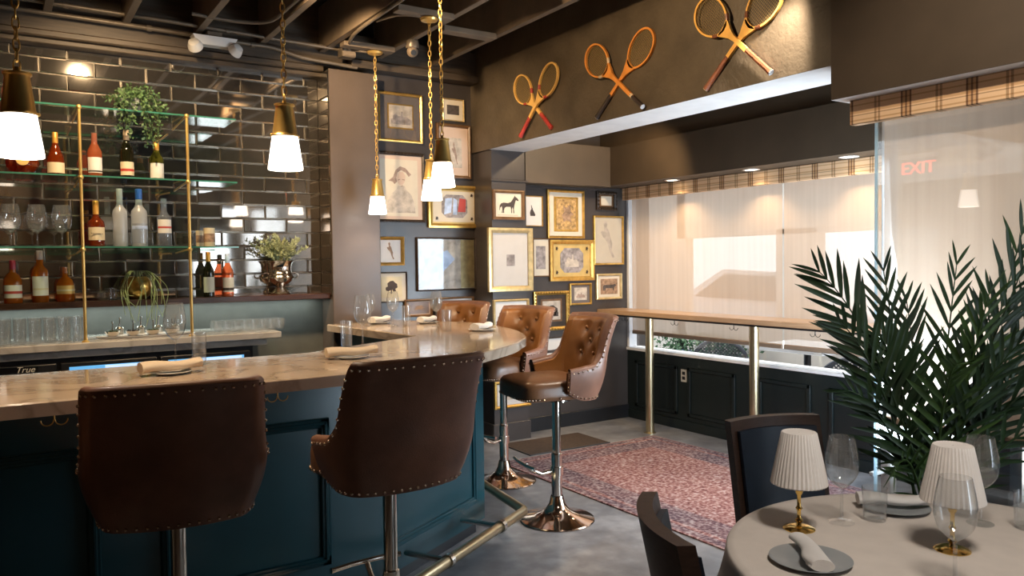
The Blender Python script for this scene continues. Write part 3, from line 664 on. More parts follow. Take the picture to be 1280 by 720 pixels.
# ------------------------------------------------------------------ bar stools
def superell(a, b_, th, e=0.62):
    c, s_ = math.cos(th), math.sin(th)
    return (a*math.copysign(abs(c)**e, c), b_*math.copysign(abs(s_)**e, s_))
def make_stool(label, loc, rz):
    t = thing('bar_stool', label, 'bar stool', loc, rz, 'tufted leather bar stools')
    # base, pole, foot rest
    q = MB(); q.lathe([(0.222, 0.0), (0.226, 0.006), (0.222, 0.012), (0.19, 0.020), (0.14, 0.032), (0.095, 0.050), (0.065, 0.075), (0.048, 0.105), (0.040, 0.14), (0.036, 0.15)], 48, cap0=True); q.build('base', 'copper_chrome', t)
    q = MB(); q.lathe([(0.0325, 0.12), (0.0325, 0.40), (0.028, 0.405)], 24, cap1=True); q.build('pole', 'chrome', t)
    q = MB(); q.lathe([(0.026, 0.36), (0.026, 0.72), (0.09, 0.725), (0.09, 0.755)], 24, cap1=True); q.build('gas_lift', 'chrome', t)
    q = MB(); q.tube([(0, 0.02, 0.30), (0, 0.10, 0.29), (0, 0.17, 0.32), (0, 0.205, 0.36)], 0.012, 10); q.tube([(-0.15, 0.21, 0.365), (-0.06, 0.225, 0.365), (0.06, 0.225, 0.365), (0.15, 0.21, 0.365)], 0.011, 10); q.lathe([(0.040, 0.275), (0.040, 0.325)], 20, cap0=True, cap1=True); q.build('foot_rest', 'chrome', t)
    q = MB(); q.tube([(0.08, 0.0, 0.745), (0.20, 0.0, 0.742), (0.235, -0.02, 0.735)], 0.005, 8); q.build('height_lever', 'chrome', t)
    # seat cushion
    q = MB(); rows = []
    for (k, z) in ((0.90, 0.756), (0.985, 0.764), (1.0, 0.785), (1.0, 0.830), (0.985, 0.852), (0.93, 0.868), (0.8, 0.878), (0.5, 0.886), (0.02, 0.888)):
        rows.append([(superell(0.220*k, 0.225*k, 2*math.pi*j/48, 0.40)[0], 0.080+superell(0.220*k, 0.225*k, 2*math.pi*j/48, 0.40)[1], z) for j in range(48)])
    q.grid(rows, True); q.f.append(list(range(48))[::-1]); q.mi.append(0); q.cur = 1
    for j in range(0, 25):
        th = math.pi*(j/24); x, y = superell(0.2215, 0.2265, th, 0.40); q.sphere((x, 0.080+y, 0.772), 0.0062, 6, 4)
    q.build('seat', ['leather_seat', 'nail_brass'], t, ang=60)
    # shell: plan path from the right arm round the back to the left arm
    P = [(0.286, 0.045), (0.291, -0.03), (0.289, -0.10), (0.276, -0.155), (0.254, -0.190), (0.215, -0.218), (0.11, -0.248), (0, -0.258)]
    P = crom(P+[(-x, y) for x, y in P[-2::-1]], 9); M_ = len(P)
    def zt(i):
        a = abs(P[i][0]); y = P[i][1]
        if y > -0.085: h = 0.950-0.02*max(0, (y+0.085)/0.13)
        elif y < -0.185: h = 1.218
        else:
            if y > -0.150: f = (-0.085-y)/0.065; h = 0.950+0.055*f*f
            else: f = (-0.150-y)/0.035; f = f*f*(3-2*f); h = 1.005+0.213*f
        if y < -0.19: h += 0.006*(1-(a/0.25)**2)
        return h
    def zb(i):
        y = P[i][1]; return 0.748+0.045*max(0, min(1, (y+0.10)/0.14))**2
    def pt(i, z, off):
        x, y = P[i]; t_ = Vector(P[min(i+1, M_-1)])-Vector(P[max(i-1, 0)]); nn = Vector((t_.y, -t_.x)).normalized()
        if nn.dot(Vector((x, y+0.02))) < 0: nn = -nn
        f = max(0, min(1, (z-0.748)/0.20)); sc2 = 0.80+0.20*math.sin(f*math.pi/2)
        lean = max(0, z-0.90)/0.35; k = max(0, min(1, (-y-0.05)/0.17))
        hs = 1+0.03*lean*k
        return (x*sc2*hs+nn.x*off, (y+0.02)*sc2-0.02-0.085*lean*lean*k-0.02*lean*k+nn.y*off, z)
    NZ = 12
    q = MB(); rows = []
    for j in range(NZ+1):
        rows.append([pt(i, zb(i)+(zt(i)-zb(i))*(j/NZ)**0.85, 0.0) for i in range(M_)])
    for (off, dz) in ((-0.008, 0.008), (-0.022, 0.012), (-0.038, 0.008), (-0.046, -0.004)):
        rows.append([pt(i, zt(i)+dz, off) for i in range(M_)])
    rows.append([pt(i, zt(i)-0.03, -0.046) for i in range(M_)])
    q.grid(rows)
    for e in (0, M_-1):  # arm ends
        col = [pt(e, zb(e)+(zt(e)-zb(e))*(j/8), 0) for j in range(9)]; coi = [pt(e, zb(e)+(zt(e)-zb(e))*(j/8), -0.046) for j in range(9)]
        q.grid([col, coi] if e else [coi, col])
    q.grid([[pt(i, zb(i), -0.046) for i in range(M_)], [pt(i, zb(i), 0) for i in range(M_)]])
    shell = q; q.cur = 1
    # brass nail heads round the shell edges and the seat front
    def nail(p): q.sphere(p, 0.0062, 6, 4)
    last = None
    for i in range(M_):
        for kk in range(1):
            p = Vector(pt(i, zt(i)-0.016, 0.001)); b_ = Vector(pt(i, zb(i)+0.014, 0.001))
            if last is None or (p-last).length > 0.026: nail(p); last = p
    last = None
    for i in range(M_):
        b_ = Vector(pt(i, zb(i)+0.014, 0.001))
        if last is None or (b_-last).length > 0.026: nail(b_); last = b_
    # the steep step between arm and back gets nails up its edge
    for i in range(M_-1):
        a, b_ = Vector(pt(i, zt(i)-0.016, 0.001)), Vector(pt(i+1, zt(i+1)-0.016, 0.001)); L = (b_-a).length; k = int(L/0.026)
        for s_ in range(1, k): nail(a.lerp(b_, s_/k))
    for e in (0, M_-1):
        for j in range(1, 6): nail(Vector(pt(e, zb(e)+(zt(e)-zb(e))*j/6, -0.012))+Vector((0, 0.002, 0)))
    q.build('back_shell', ['leather_brown', 'nail_brass'], t, ang=50)
    # tufted inner pad
    btn = [(-0.085, 1.145), (0.085, 1.145), (0.0, 1.075), (-0.085, 1.0), (0.085, 1.0)]
    q = MB(); rows = []; NJ = 26
    for j in range(NJ+1):
        row = []
        for i in range(M_):
            z = 0.80+(zt(i)-0.012-0.80)*(j/NJ); x0 = P[i][0]; off = -0.062
            if P[i][1] < -0.15:
                dmin = min((x0-bx)**2+(z-bz)**2 for bx, bz in btn)
                off += 0.020*math.exp(-dmin/0.0010)+0.010*math.exp(-dmin/0.005)
            if j == NJ: off = -0.045
            row.append(pt(i, z, off))
        rows.append(row)
    q.grid(rows); ip = q.build('back_pad', 'leather_tan', t, ang=60)
    for bx, bz in btn:
        i = min(range(M_), key=lambda i: abs(P[i][0]-bx)+(9 if P[i][1] > -0.15 else 0))
        p = pt(i, bz, -0.052); q = MB(); q.sphere(p, 0.013, 10, 6, (1, 0.7, 1)); q.build('tuft_button', 'leather_tan', ip)
    return t
st = make_stool('brown leather bar stool seen from behind, the left one of the two', (0.487, 2.87, 0), R(-9))
dup(st, (1.20, 2.70, 0), R(3), 'brown leather bar stool seen from behind, in front of the bar corner')
dup(st, (2.765, 3.775, 0), R(80), 'tan tufted bar stool nearest the rug, its whole round base in view')
dup(st, (2.953, 4.66, 0), R(100), 'tan tufted bar stool partly hidden by the rounded end of the bar top')
dup(st, (3.0, 5.60, 0), R(110), 'tan tufted bar stool farthest away, only its back showing above the marble')
dup(st, (-0.315, 2.80, 0), R(-2), 'brown leather bar stool at the left edge, only the tip of its arm showing')

for ch in st.children:   # this one is wound down lower
    if ch.name.split('.')[0] not in ('base', 'pole', 'foot_rest'): ch.location.z = -0.035

# ------------------------------------------------------------------ pendant lamps
def chain(z0, z1, wob):
    q = MB(); L = 0.043; n_ = int((z1-z0)/0.034)
    for k in range(n_+1):
        z = z0+0.016+k*(z1-z0-0.032)/n_; a = (k % 2)*math.pi/2+wob+0.25*math.sin(k*.7)
        pts = []
        for j in range(12):
            th = 2*math.pi*j/12; rx, rz = 0.0095, 0.0215
            ox = rx*math.cos(th); pts.append((ox*math.cos(a), ox*math.sin(a), z+rz*math.sin(th)))
        q.tube(pts, 0.0030, 5, closed=True)
    return q
def pendant(label, x, y, zb_, zc, bulb):
    t = thing('pendant_lamp', label, 'pendant lamp', (x, y, zb_), 0, 'brass pendants with white cone shades')
    q = MB(); q.lathe([(0.0685, 0.0), (0.070, 0.004), (0.0695, 0.012), (0.0515, 0.135), (0.047, 0.137), (0.064, 0.012)], 40); q.build('lamp_shade', 'opal_glass', t)
    q = MB(); q.lathe([(0.054, 0.133), (0.056, 0.137), (0.052, 0.142), (0.049, 0.150), (0.036, 0.250), (0.0365, 0.256), (0.041, 0.260), (0.041, 0.266), (0.030, 0.268), (0.010, 0.272), (0.006, 0.285)], 36); q.build('brass_cap', 'brass', t)
    for s_ in (-1, 1):
        q = MB(); q.sphere((s_*0.0555, 0, 0.139), 0.006, 8, 5); q.build('thumb_screw', 'brass', t)
    chain(0.272, zc-zb_-0.012, x).build('chain', 'aged_brass', t)
    q = MB(); q.lathe([(0.058, 0.0), (0.060, -0.006), (0.052, -0.018), (0.02, -0.024), (0.008, -0.034)], 28, (0, 0, zc-zb_), cap0=True); q.build('canopy', 'brass', t)
    l = light('pendant_bulb', 'POINT', (0, 0, 0.065), bulb, NEUT, size=0.022); l.parent = t
    return t
pendant('brass pendant with white cone shade at the left edge, the biggest and nearest', 0.062, 2.96, 1.905, 3.17, 8.0)
pendant('brass pendant with white cone shade hanging in front of the mirrored tiles', 0.993, 3.215, 1.942, 3.17, 8.0)
pendant('brass pendant with white cone shade in front of the woman portrait', 2.435, 5.609, 1.934, 3.165, 8.0)
pendant('brass pendant with white cone shade, the lower and farther of the overlapping pair', 2.413, 4.664, 1.970, 3.165, 8.0)
pendant('brass pendant with white cone shade, the higher and nearer of the overlapping pair', 2.075, 3.877, 1.975, 3.165, 8.0)

# ------------------------------------------------------------------ tennis rackets crossed on the beam
def racket(label, head, grip, woodm, gripm, band=None, buttm='butt_grey', off=0.02, strings='racket_string', wrap=0.20):
    d = (Vector((0, head[0], head[1]))-Vector((0, grip[0], grip[1]))); L = d.length; d.normalize()
    ly = Vector((-1, 0, 0)); lx = ly.cross(d)
    t = thing('tennis_racket', label, 'tennis racket', (0, 0, 0))
    t.matrix_world = Matrix(((lx.x, ly.x, d.x, 3.5-off), (lx.y, ly.y, d.y, head[0]), (lx.z, ly.z, d.z, head[1]), (0, 0, 0, 1)))
    q = MB(); a, b_ = 0.105, 0.142; n_ = 44
    def head_pt(th, k=1.0): return (a*k*math.cos(th)*(1-0.08*math.sin(th)*(-1)), 0, b_*k*math.sin(th))
    ring = []
    for k_, y in ((1.0, -0.009), (1.0, 0.009), (0.90, 0.009), (0.90, -0.009)):
        ring.append([(p[0], y, p[2]) for p in (head_pt(2*math.pi*j/n_, k_) for j in range(n_))])
    q.grid([ring[0], ring[1], ring[2], ring[3], ring[0]], True); hd = q.build('head_frame', woodm, t, ang=30)
    q = MB()
    for k in range(-7, 8):
        x = k*0.0125; zz = b_*0.92*math.sqrt(max(0, 1-(x/(a*0.92))**2)); q.tube([(x, 0, -zz), (x, 0, zz)], 0.0008, 4, cap=False)
    for k in range(-9, 10):
        z = k*0.0135; xx = a*0.93*math.sqrt(max(0, 1-(z/(b_*0.92))**2)); q.tube([(-xx, 0.001, z), (xx, 0.001, z)], 0.0008, 4, cap=False)
    q.build('strings', strings, t)
    q = MB()  # throat wedge and shaft
    sh = [(-0.052, -b_*0.86), (0.052, -b_*0.86), (0.020, -b_-0.055), (0.0125, -b_-0.10), (0.0125, -L+wrap-0.02), (-0.0125, -L+wrap-0.02), (-0.0125, -b_-0.10), (-0.020, -b_-0.055)]
    o = q.add([(x, -0.009, z) for x, z in sh]+[(x, 0.009, z) for x, z in sh], [tuple(range(8)), tuple(range(15, 7, -1))]+[(i, 8+i, 8+(i+1) % 8, (i+1) % 8) for i in range(8)])
    q.build('shaft', woodm, t)
    if band:
        q = MB(); q.tube([(0, 0, -L+wrap-0.03), (0, 0, -L+wrap+0.012)], 0.0155, 8); q.build('grip_band', band, t)
        for s_ in (0, 1):
            q = MB(); arc = [head_pt(th, 0.95) for th in [(-0.05+0.10*j/4-0.28)*math.pi if s_ == 0 else (1.33-0.10*j/4)*math.pi for j in range(5)]]
            q.tube([(p[0], 0, p[2]) for p in arc], 0.0115, 8); q.build('head_wrap', band, hd)
    q = MB(); q.tube([(0, 0, -L), (0, 0, -L+0.012), (0, 0, -L+0.02), (0, 0, -L+wrap-0.01), (0, 0, -L+wrap)], [0.019, 0.019, 0.0165, 0.0155, 0.0135], 8); q.build('grip', gripm, t)
    q = MB(); q.tube([(0, 0, -L-0.004), (0, 0, -L+0.004)], 0.0175, 8); q.build('butt_cap', buttm, t)
    return t
racket('pale wood racket with red grip, farthest pair on the beam, head up left', (5.155, 2.906), (4.785, 2.556), 'racket_ash', 'grip_red', 'grip_red', 'label_red', 0.012, 'racket_string', 0.17)
racket('pale wood racket with red grip, farthest pair on the beam, head up right', (4.790, 2.906), (5.170, 2.545), 'racket_ash', 'grip_red', 'grip_red', 'label_red', 0.032, 'racket_string', 0.17)
racket('orange wood racket with black and cream grip end, middle pair, head up left', (4.215, 2.922), (3.768, 2.537), 'racket_orange', 'grip_black', 'cork_cream', 'butt_grey', 0.032, 'racket_string', 0.13)
racket('orange wood racket with long black grip, middle pair, head up right', (3.800, 2.914), (4.248, 2.546), 'racket_orange', 'grip_black', None, 'butt_grey', 0.012, 'racket_string', 0.20)
racket('yellow wood racket with brown leather grip, nearest pair, head up left', (3.185, 2.945), (2.770, 2.545), 'racket_yellow', 'grip_brown', 'grip_brown', 'butt_grey', 0.032, 'racket_string', 0.21)
racket('yellow wood racket with brown leather grip, nearest pair, head up right', (2.829, 2.925), (3.247, 2.551), 'racket_yellow', 'grip_brown', 'grip_brown', 'cork_cream', 0.012, 'racket_string', 0.21)

# ------------------------------------------------------------------ framed pictures
HORSE = [(.12,.10),(.15,.28),(.13,.42),(.06,.36),(.03,.22),(.01,.24),(.03,.46),(.10,.56),(.22,.60),(.42,.58),(.56,.64),(.66,.80),(.72,.90),(.75,.97),(.77,.90),(.86,.84),(.93,.74),(.90,.69),(.80,.74),(.76,.62),(.72,.46),(.70,.30),(.72,.10),(.67,.10),(.66,.28),(.64,.40),(.60,.28),(.61,.10),(.57,.10),(.56,.30),(.54,.40),(.34,.40),(.26,.34),(.23,.24),(.24,.10),(.19,.10),(.19,.24),(.18,.24),(.17,.10)]
HARE = [(.2,.05),(.15,.3),(.22,.5),(.35,.62),(.30,.95),(.38,.92),(.45,.70),(.52,.72),(.50,.60),(.60,.50),(.72,.35),(.85,.15),(.80,.05)]
TREE = [(.42,.05),(.44,.30),(.25,.22),(.08,.30),(.06,.48),(.22,.55),(.20,.78),(.40,.92),(.62,.95),(.78,.80),(.92,.72),(.95,.48),(.78,.38),(.84,.22),(.62,.20),(.54,.34),(.52,.05)]
FIGURE = [(.30,.98),(.42,.97),(.46,.88),(.42,.80),(.55,.72),(.62,.55),(.72,.40),(.70,.22),(.84,.04),(.72,.02),(.58,.2),(.48,.38),(.36,.50),(.22,.56),(.10,.68),(.16,.72),(.28,.70),(.30,.80),(.25,.90)]
CATTLE = [(.05,.15),(.05,.6),(.15,.75),(.5,.72),(.75,.76),(.88,.85),(.97,.7),(.9,.55),(.82,.5),(.8,.15),(.74,.15),(.72,.4),(.25,.4),(.2,.15),(.14,.15),(.13,.38),(.1,.15)]
HOUSE = [(.02,.1),(.02,.4),(.12,.45),(.12,.6),(.25,.75),(.38,.6),(.5,.62),(.52,.9),(.6,.9),(.62,.55),(.8,.6),(.98,.4),(.98,.1)]
HOOD = [(.16,.52),(.30,.62),(.38,.80),(.52,.90),(.68,.86),(.86,.70),(.78,.64),(.70,.74),(.55,.80),(.44,.74),(.40,.60),(.42,.50),(.34,.44),(.28,.50)]
FACE = [(.42,.52),(.42,.66),(.48,.76),(.60,.76),(.68,.66),(.66,.52),(.58,.42),(.48,.42)]
BUST = [(.12,.05),(.16,.22),(.28,.34),(.40,.40),(.44,.46),(.62,.46),(.66,.40),(.80,.32),(.88,.18),(.90,.05)]
BLOBS = [(.1,.1),(.3,.2),(.2,.45),(.35,.6),(.25,.85),(.5,.75),(.7,.9),(.75,.6),(.95,.5),(.7,.4),(.8,.15),(.5,.25)]
def rectring(q, w_, h_, t_, y0, y1, bev=0.0):
    a = [(0, 0), (w_, 0), (w_, h_), (0, h_)]; b_ = [(t_, t_), (w_-t_, t_), (w_-t_, h_-t_), (t_, h_-t_)]; k = t_*0.45
    m_ = [(k, k), (w_-k, k), (w_-k, h_-k), (k, h_-k)]
    loops = [[(x, y0, z) for x, z in a], [(x, y1+0.004, z) for x, z in a], [(x, y1, z) for x, z in m_], [(x, y1+bev, z) for x, z in b_], [(x, y0, z) for x, z in b_]]
    for L_ in range(4): q.add(loops[L_]+loops[L_+1], [(i, (i+1) % 4, 4+(i+1) % 4, 4+i) for i in range(4)])
def frame(label, wall_y, xc, z0, w_, h_, fw, fm, layers, art=None, pane_=None, ornate=False, tilt=0.0):
    """layers: list of (inset fraction box (l, b, r, t), material, name); art: (polys, box, mat)"""
    dep = 0.022+0.25*fw
    t = thing('framed_picture', label, 'picture', (xc, wall_y-0.001, z0), 0)
    q = MB(); rectring(q, w_, h_, fw, 0, -dep, 0.35*dep)
    if ornate:
        for s_ in range(2):
            n_ = int((w_ if s_ == 0 else h_)/0.03)
            for k in range(n_):
                for e in (0, 1):
                    u = (k+0.5)/n_
                    c = (u*w_, -dep, fw*.42 if e == 0 else h_-fw*.42) if s_ == 0 else (fw*.42 if e == 0 else w_-fw*.42, -dep, u*h_)
                    q.sphere(c, fw*0.30, 6, 4)
    q.xf(Matrix.Translation((-w_/2, 0, 0))); q.build('frame', fm, t, ang=20)
    y = -0.006
    for (l, b_, r_, tp), mt_, nm in layers:
        x0, x1, za, zb_ = -w_/2+l*w_, -w_/2+r_*w_, b_*h_, tp*h_
        o = MB(); o.box((x0, y-0.0022, za), (x1, y, zb_))
        if nm == 'octagon':
            o = MB(); cx_ = (x1-x0)*0.18; cz_ = (zb_-za)*0.22
            pl = [(x0+cx_, za), (x1-cx_, za), (x1, za+cz_), (x1, zb_-cz_), (x1-cx_, zb_), (x0+cx_, zb_), (x0, zb_-cz_), (x0, za+cz_)]
            o.add([(x, y-0.0022, z) for x, z in pl]+[(x, y, z) for x, z in pl], [tuple(range(8)), tuple(range(15, 7, -1))]+[(i, 8+i, 8+(i+1) % 8, (i+1) % 8) for i in range(8)])
            nm = 'print'
        o.build(nm, mt_, t, smooth=False); y -= 0.0023
    if art:
        for polys, (l, b_, r_, tp), mt_ in art:
            o = MB(); x0, x1, za, zb_ = -w_/2+l*w_, -w_/2+r_*w_, b_*h_, tp*h_
            for pl in polys:
                P = [(x0+u*(x1-x0), za+v*(zb_-za)) for u, v in pl]; n_ = len(P); 
                o.add([(x, y-0.0008, z) for x, z in P], [tuple(range(n_))])
            ob = o.build('drawing', mt_, t, smooth=False); y -= 0.0009
    if pane_:
        boxm((-w_/2+fw*0.8, -dep+0.35*dep-0.004, fw*0.8), (w_/2-fw*0.8, -dep+0.35*dep-0.002, h_-fw*0.8)).build('glass_pane', pane_, t, smooth=False)
    return t
A, B, P_ = 6.0, 5.89, 5.70
F = (0, 0, 1, 1)
frame('gold frame with wide dark grey mat round a small photograph, beside the pillar', A, 2.815, 2.560, .405, .404, .022, 'frame_gold', [(F, 'mat_grey', 'mat'), ((.22, .27, .80, .78), 'frame_gold', 'fillet'), ((.25, .30, .77, .75), 'print_pale', 'print')], [([HOUSE], (.28, .33, .74, .66), 'print_grey')], 'frame_glass')
frame('small pale frame with a tiny dark print, high up beside the corner', A, 3.317, 2.776, .213, .193, .010, 'frame_gold_pale', [(F, 'mat_cream', 'mat'), ((.22, .30, .78, .72), 'print_dark', 'print')])
frame('light wood frame with a pinkish sketch, behind the overlapping pendants', A, 3.317, 2.286, .332, .463, .024, 'frame_brown', [(F, 'mat_pink', 'mat'), ((.3, .2, .74, .75), 'print_pale', 'print')], [([FIGURE], (.42, .25, .66, .68), 'ink_soft')])
frame('dark carved frame with a pencil portrait of a woman in a pointed hood', A, 2.800, 1.895, .462, .579, .024, 'frame_dark', [(F, 'mat_pink', 'paper'), ((.12, .09, .86, .90), 'mat_cream', 'print')] , [([BUST], (.14, .09, .88, 1.04), 'print_pale'), ([HOOD], (.18, .30, .82, .86), 'ink_soft'), ([FACE], (.18, .30, .82, .86), 'mat_pink'), ([[(.0, .45), (.35, .5), (.35, .56), (0, .52)], [(.6, .5), (1, .47), (1, .53), (.6, .56)], [(.40, .05), (.72, .08), (.72, .14), (.42, .11)]], (.46, .50, .60, .72), 'ink_soft')], None, True)
frame('wide gold frame with an eight-sided blue and red picture, beside the wall corner', A, 3.312, 1.856, .506, .367, .036, 'frame_gold', [(F, 'mat_gold', 'mat'), ((.10, .14, .90, .86), 'mat_cream', 'inner_mat'), ((.26, .24, .76, .78), 'print_grey', 'octagon')], [([[(.05, .1), (.35, .2), (.4, .9), (.1, .85)], [(.42, .1), (.6, .1), (.6, .8), (.45, .9)]], (.28, .26, .74, .76), 'print_blue'), ([[(.1, .1), (.9, .1), (.95, .9), (.3, .95)]], (.55, .34, .74, .72), 'label_red'), ([BLOBS], (.12, .72, .20, .84), 'frame_dark'), ([BLOBS], (.80, .16, .88, .28), 'frame_dark'), ([BLOBS], (.12, .16, .20, .28), 'frame_dark'), ([BLOBS], (.80, .72, .88, .84), 'frame_dark')])
frame('small gold frame with a brown sketch, left of the wide glazed picture', A, 2.706, 1.537, .244, .238, .026, 'frame_gold', [(F, 'mat_white', 'mat')], [([FIGURE], (.34, .2, .7, .82), 'print_brown')])
frame('thin dark frame with a pale picture, the window light on its glass painted in blue', A, 3.234, 1.315, .580, .457, .014, 'frame_dark', [(F, 'print_pale', 'print'), ((.74, .04, .97, .96), 'frame_gold_pale', 'side_strip')], [([[(.2, .3), (.6, .35), (.9, .6), (.7, .8), (.4, .7), (.1, .6)]], (.06, .06, .70, .94), 'print_blue')], 'mirror_glass')  # blue shape on the print stands in for the window reflected in its glass
frame('thin black frame with a drawing of a dark tree on cream', A, 2.708, 1.231, .288, .252, .010, 'frame_dark', [(F, 'mat_cream', 'mat'), ((.16, .16, .84, .84), 'label_cream', 'print')], [([TREE], (.30, .26, .72, .74), 'ink')])
frame('small brown wooden frame low on the wall just above the bar end', A, 2.955, 1.10, .262, .150, .018, 'frame_brown', [(F, 'mat_pink', 'mat'), ((.14, .18, .88, .84), 'frame_brown', 'print')], [([BLOBS], (.24, .3, .8, .72), 'print_brown')])
frame('white matted frame half hidden by the farthest tan stool', A, 3.315, .911, .36, .344, .016, 'frame_brown', [(F, 'mat_white', 'mat'), ((.2, .2, .8, .8), 'print_pale', 'print')])
frame('brown frame with a dark horse standing side on', P_, 3.682, 1.917, .320, .255, .026, 'frame_brown', [(F, 'mat_cream', 'paper')], [([HORSE], (.20, .16, .88, .86), 'ink'), ([[(.0, .0), (1, .1), (1, .3), (0, .2)]], (.16, .15, .80, .22), 'ink_soft')])
frame('tall pale gold frame with wide white mat and tiny grey print, below the horse', P_, 3.694, 1.302, .453, .546, .045, 'frame_gold_pale', [(F, 'mat_white', 'mat'), ((.42, .40, .60, .58), 'print_grey', 'print')], None, 'frame_glass')
frame('white matted frame showing behind the back of the middle tan stool', P_, 3.696, .703, .365, .529, .020, 'frame_gold_pale', [(F, 'mat_white', 'mat'), ((.3, .3, .7, .7), 'print_pale', 'print')])
frame('gold frame near the floor between the two stool poles', P_, 3.700, .290, .374, .238, .026, 'frame_gold', [(F, 'mat_white', 'mat'), ((.3, .3, .7, .75), 'print_pale', 'print')], None, 'frame_glass')
frame('thin gold frame with a small sitting hare, right beside the horse', B, 4.078, 1.876, .195, .276, .008, 'frame_gold', [(F, 'mat_white', 'paper')], [([HARE], (.22, .32, .66, .72), 'ink')])
frame('narrow pale frame with a grey print, below the small sitting hare', B, 4.155, 1.416, .188, .351, .010, 'frame_brown', [(F, 'mat_cream', 'mat'), ((.2, .2, .76, .8), 'print_grey', 'print')])
frame('gold double frame with a dense brown leaf engraving, upper middle of the alcove wall', B, 4.442, 1.769, .430, .449, .022, 'frame_gold', [(F, 'mat_cream', 'mat'), ((.18, .14, .84, .86), 'frame_gold', 'inner_frame'), ((.24, .18, .78, .82), 'print_gold', 'print')], [([BLOBS], (.30, .25, .74, .76), 'print_brown')])
frame('wide bright gold frame with an eight-sided grey photograph, centre of the alcove wall', B, 4.508, 1.371, .521, .384, .040, 'frame_gold', [(F, 'mat_gold', 'mat'), ((.24, .20, .76, .80), 'print_grey', 'octagon')], [([HOUSE], (.34, .3, .66, .68), 'print_pale'), ([BLOBS], (.12, .72, .20, .86), 'frame_dark'), ([BLOBS], (.80, .14, .88, .28), 'frame_dark'), ([BLOBS], (.12, .14, .20, .28), 'frame_dark'), ([BLOBS], (.80, .72, .88, .86), 'frame_dark')])
frame('small dark brown deep frame with a blank cream card, nearest the valance', B, 4.935, 2.044, .251, .178, .034, 'frame_dark', [(F, 'frame_brown', 'mat'), ((.24, .26, .76, .76), 'mat_cream', 'print')], None, None, True)
frame('tall thin gold frame with a standing figure sketch, beside the window', B, 4.958, 1.516, .374, .474, .018, 'frame_gold', [(F, 'mat_cream', 'paper')], [([FIGURE], (.18, .12, .8, .92), 'print_pale')], 'frame_glass')
frame('pale gold frame with a brown group photograph, above the high table end', B, 4.957, 1.181, .323, .249, .022, 'frame_gold_pale', [(F, 'mat_cream', 'mat'), ((.18, .2, .84, .8), 'print_brown', 'print')], [([CATTLE], (.24, .28, .8, .66), 'print_dark')])
frame('small gold frame with dark mat and a pale print, below the eight-sided photograph', B, 4.606, 1.140, .260, .205, .018, 'frame_gold', [(F, 'mat_grey', 'mat'), ((.22, .22, .8, .8), 'print_pale', 'print')], [([HOUSE], (.3, .3, .72, .6), 'ink_soft')])
frame('ornate carved gold frame with dark mat and a landscape print', B, 4.264, .916, .403, .364, .034, 'frame_gold', [(F, 'frame_dark', 'mat'), ((.20, .22, .80, .80), 'frame_brown', 'inner_frame'), ((.25, .27, .75, .75), 'print_pale', 'print')], [([TREE, HOUSE], (.3, .32, .7, .66), 'ink')], None, True)
frame('thin black frame with pale paper and cattle drawing, low behind the tan stool', B, 4.239, .605, .365, .245, .010, 'frame_dark', [(F, 'mat_white', 'paper')], [([CATTLE], (.28, .28, .8, .62), 'ink')])
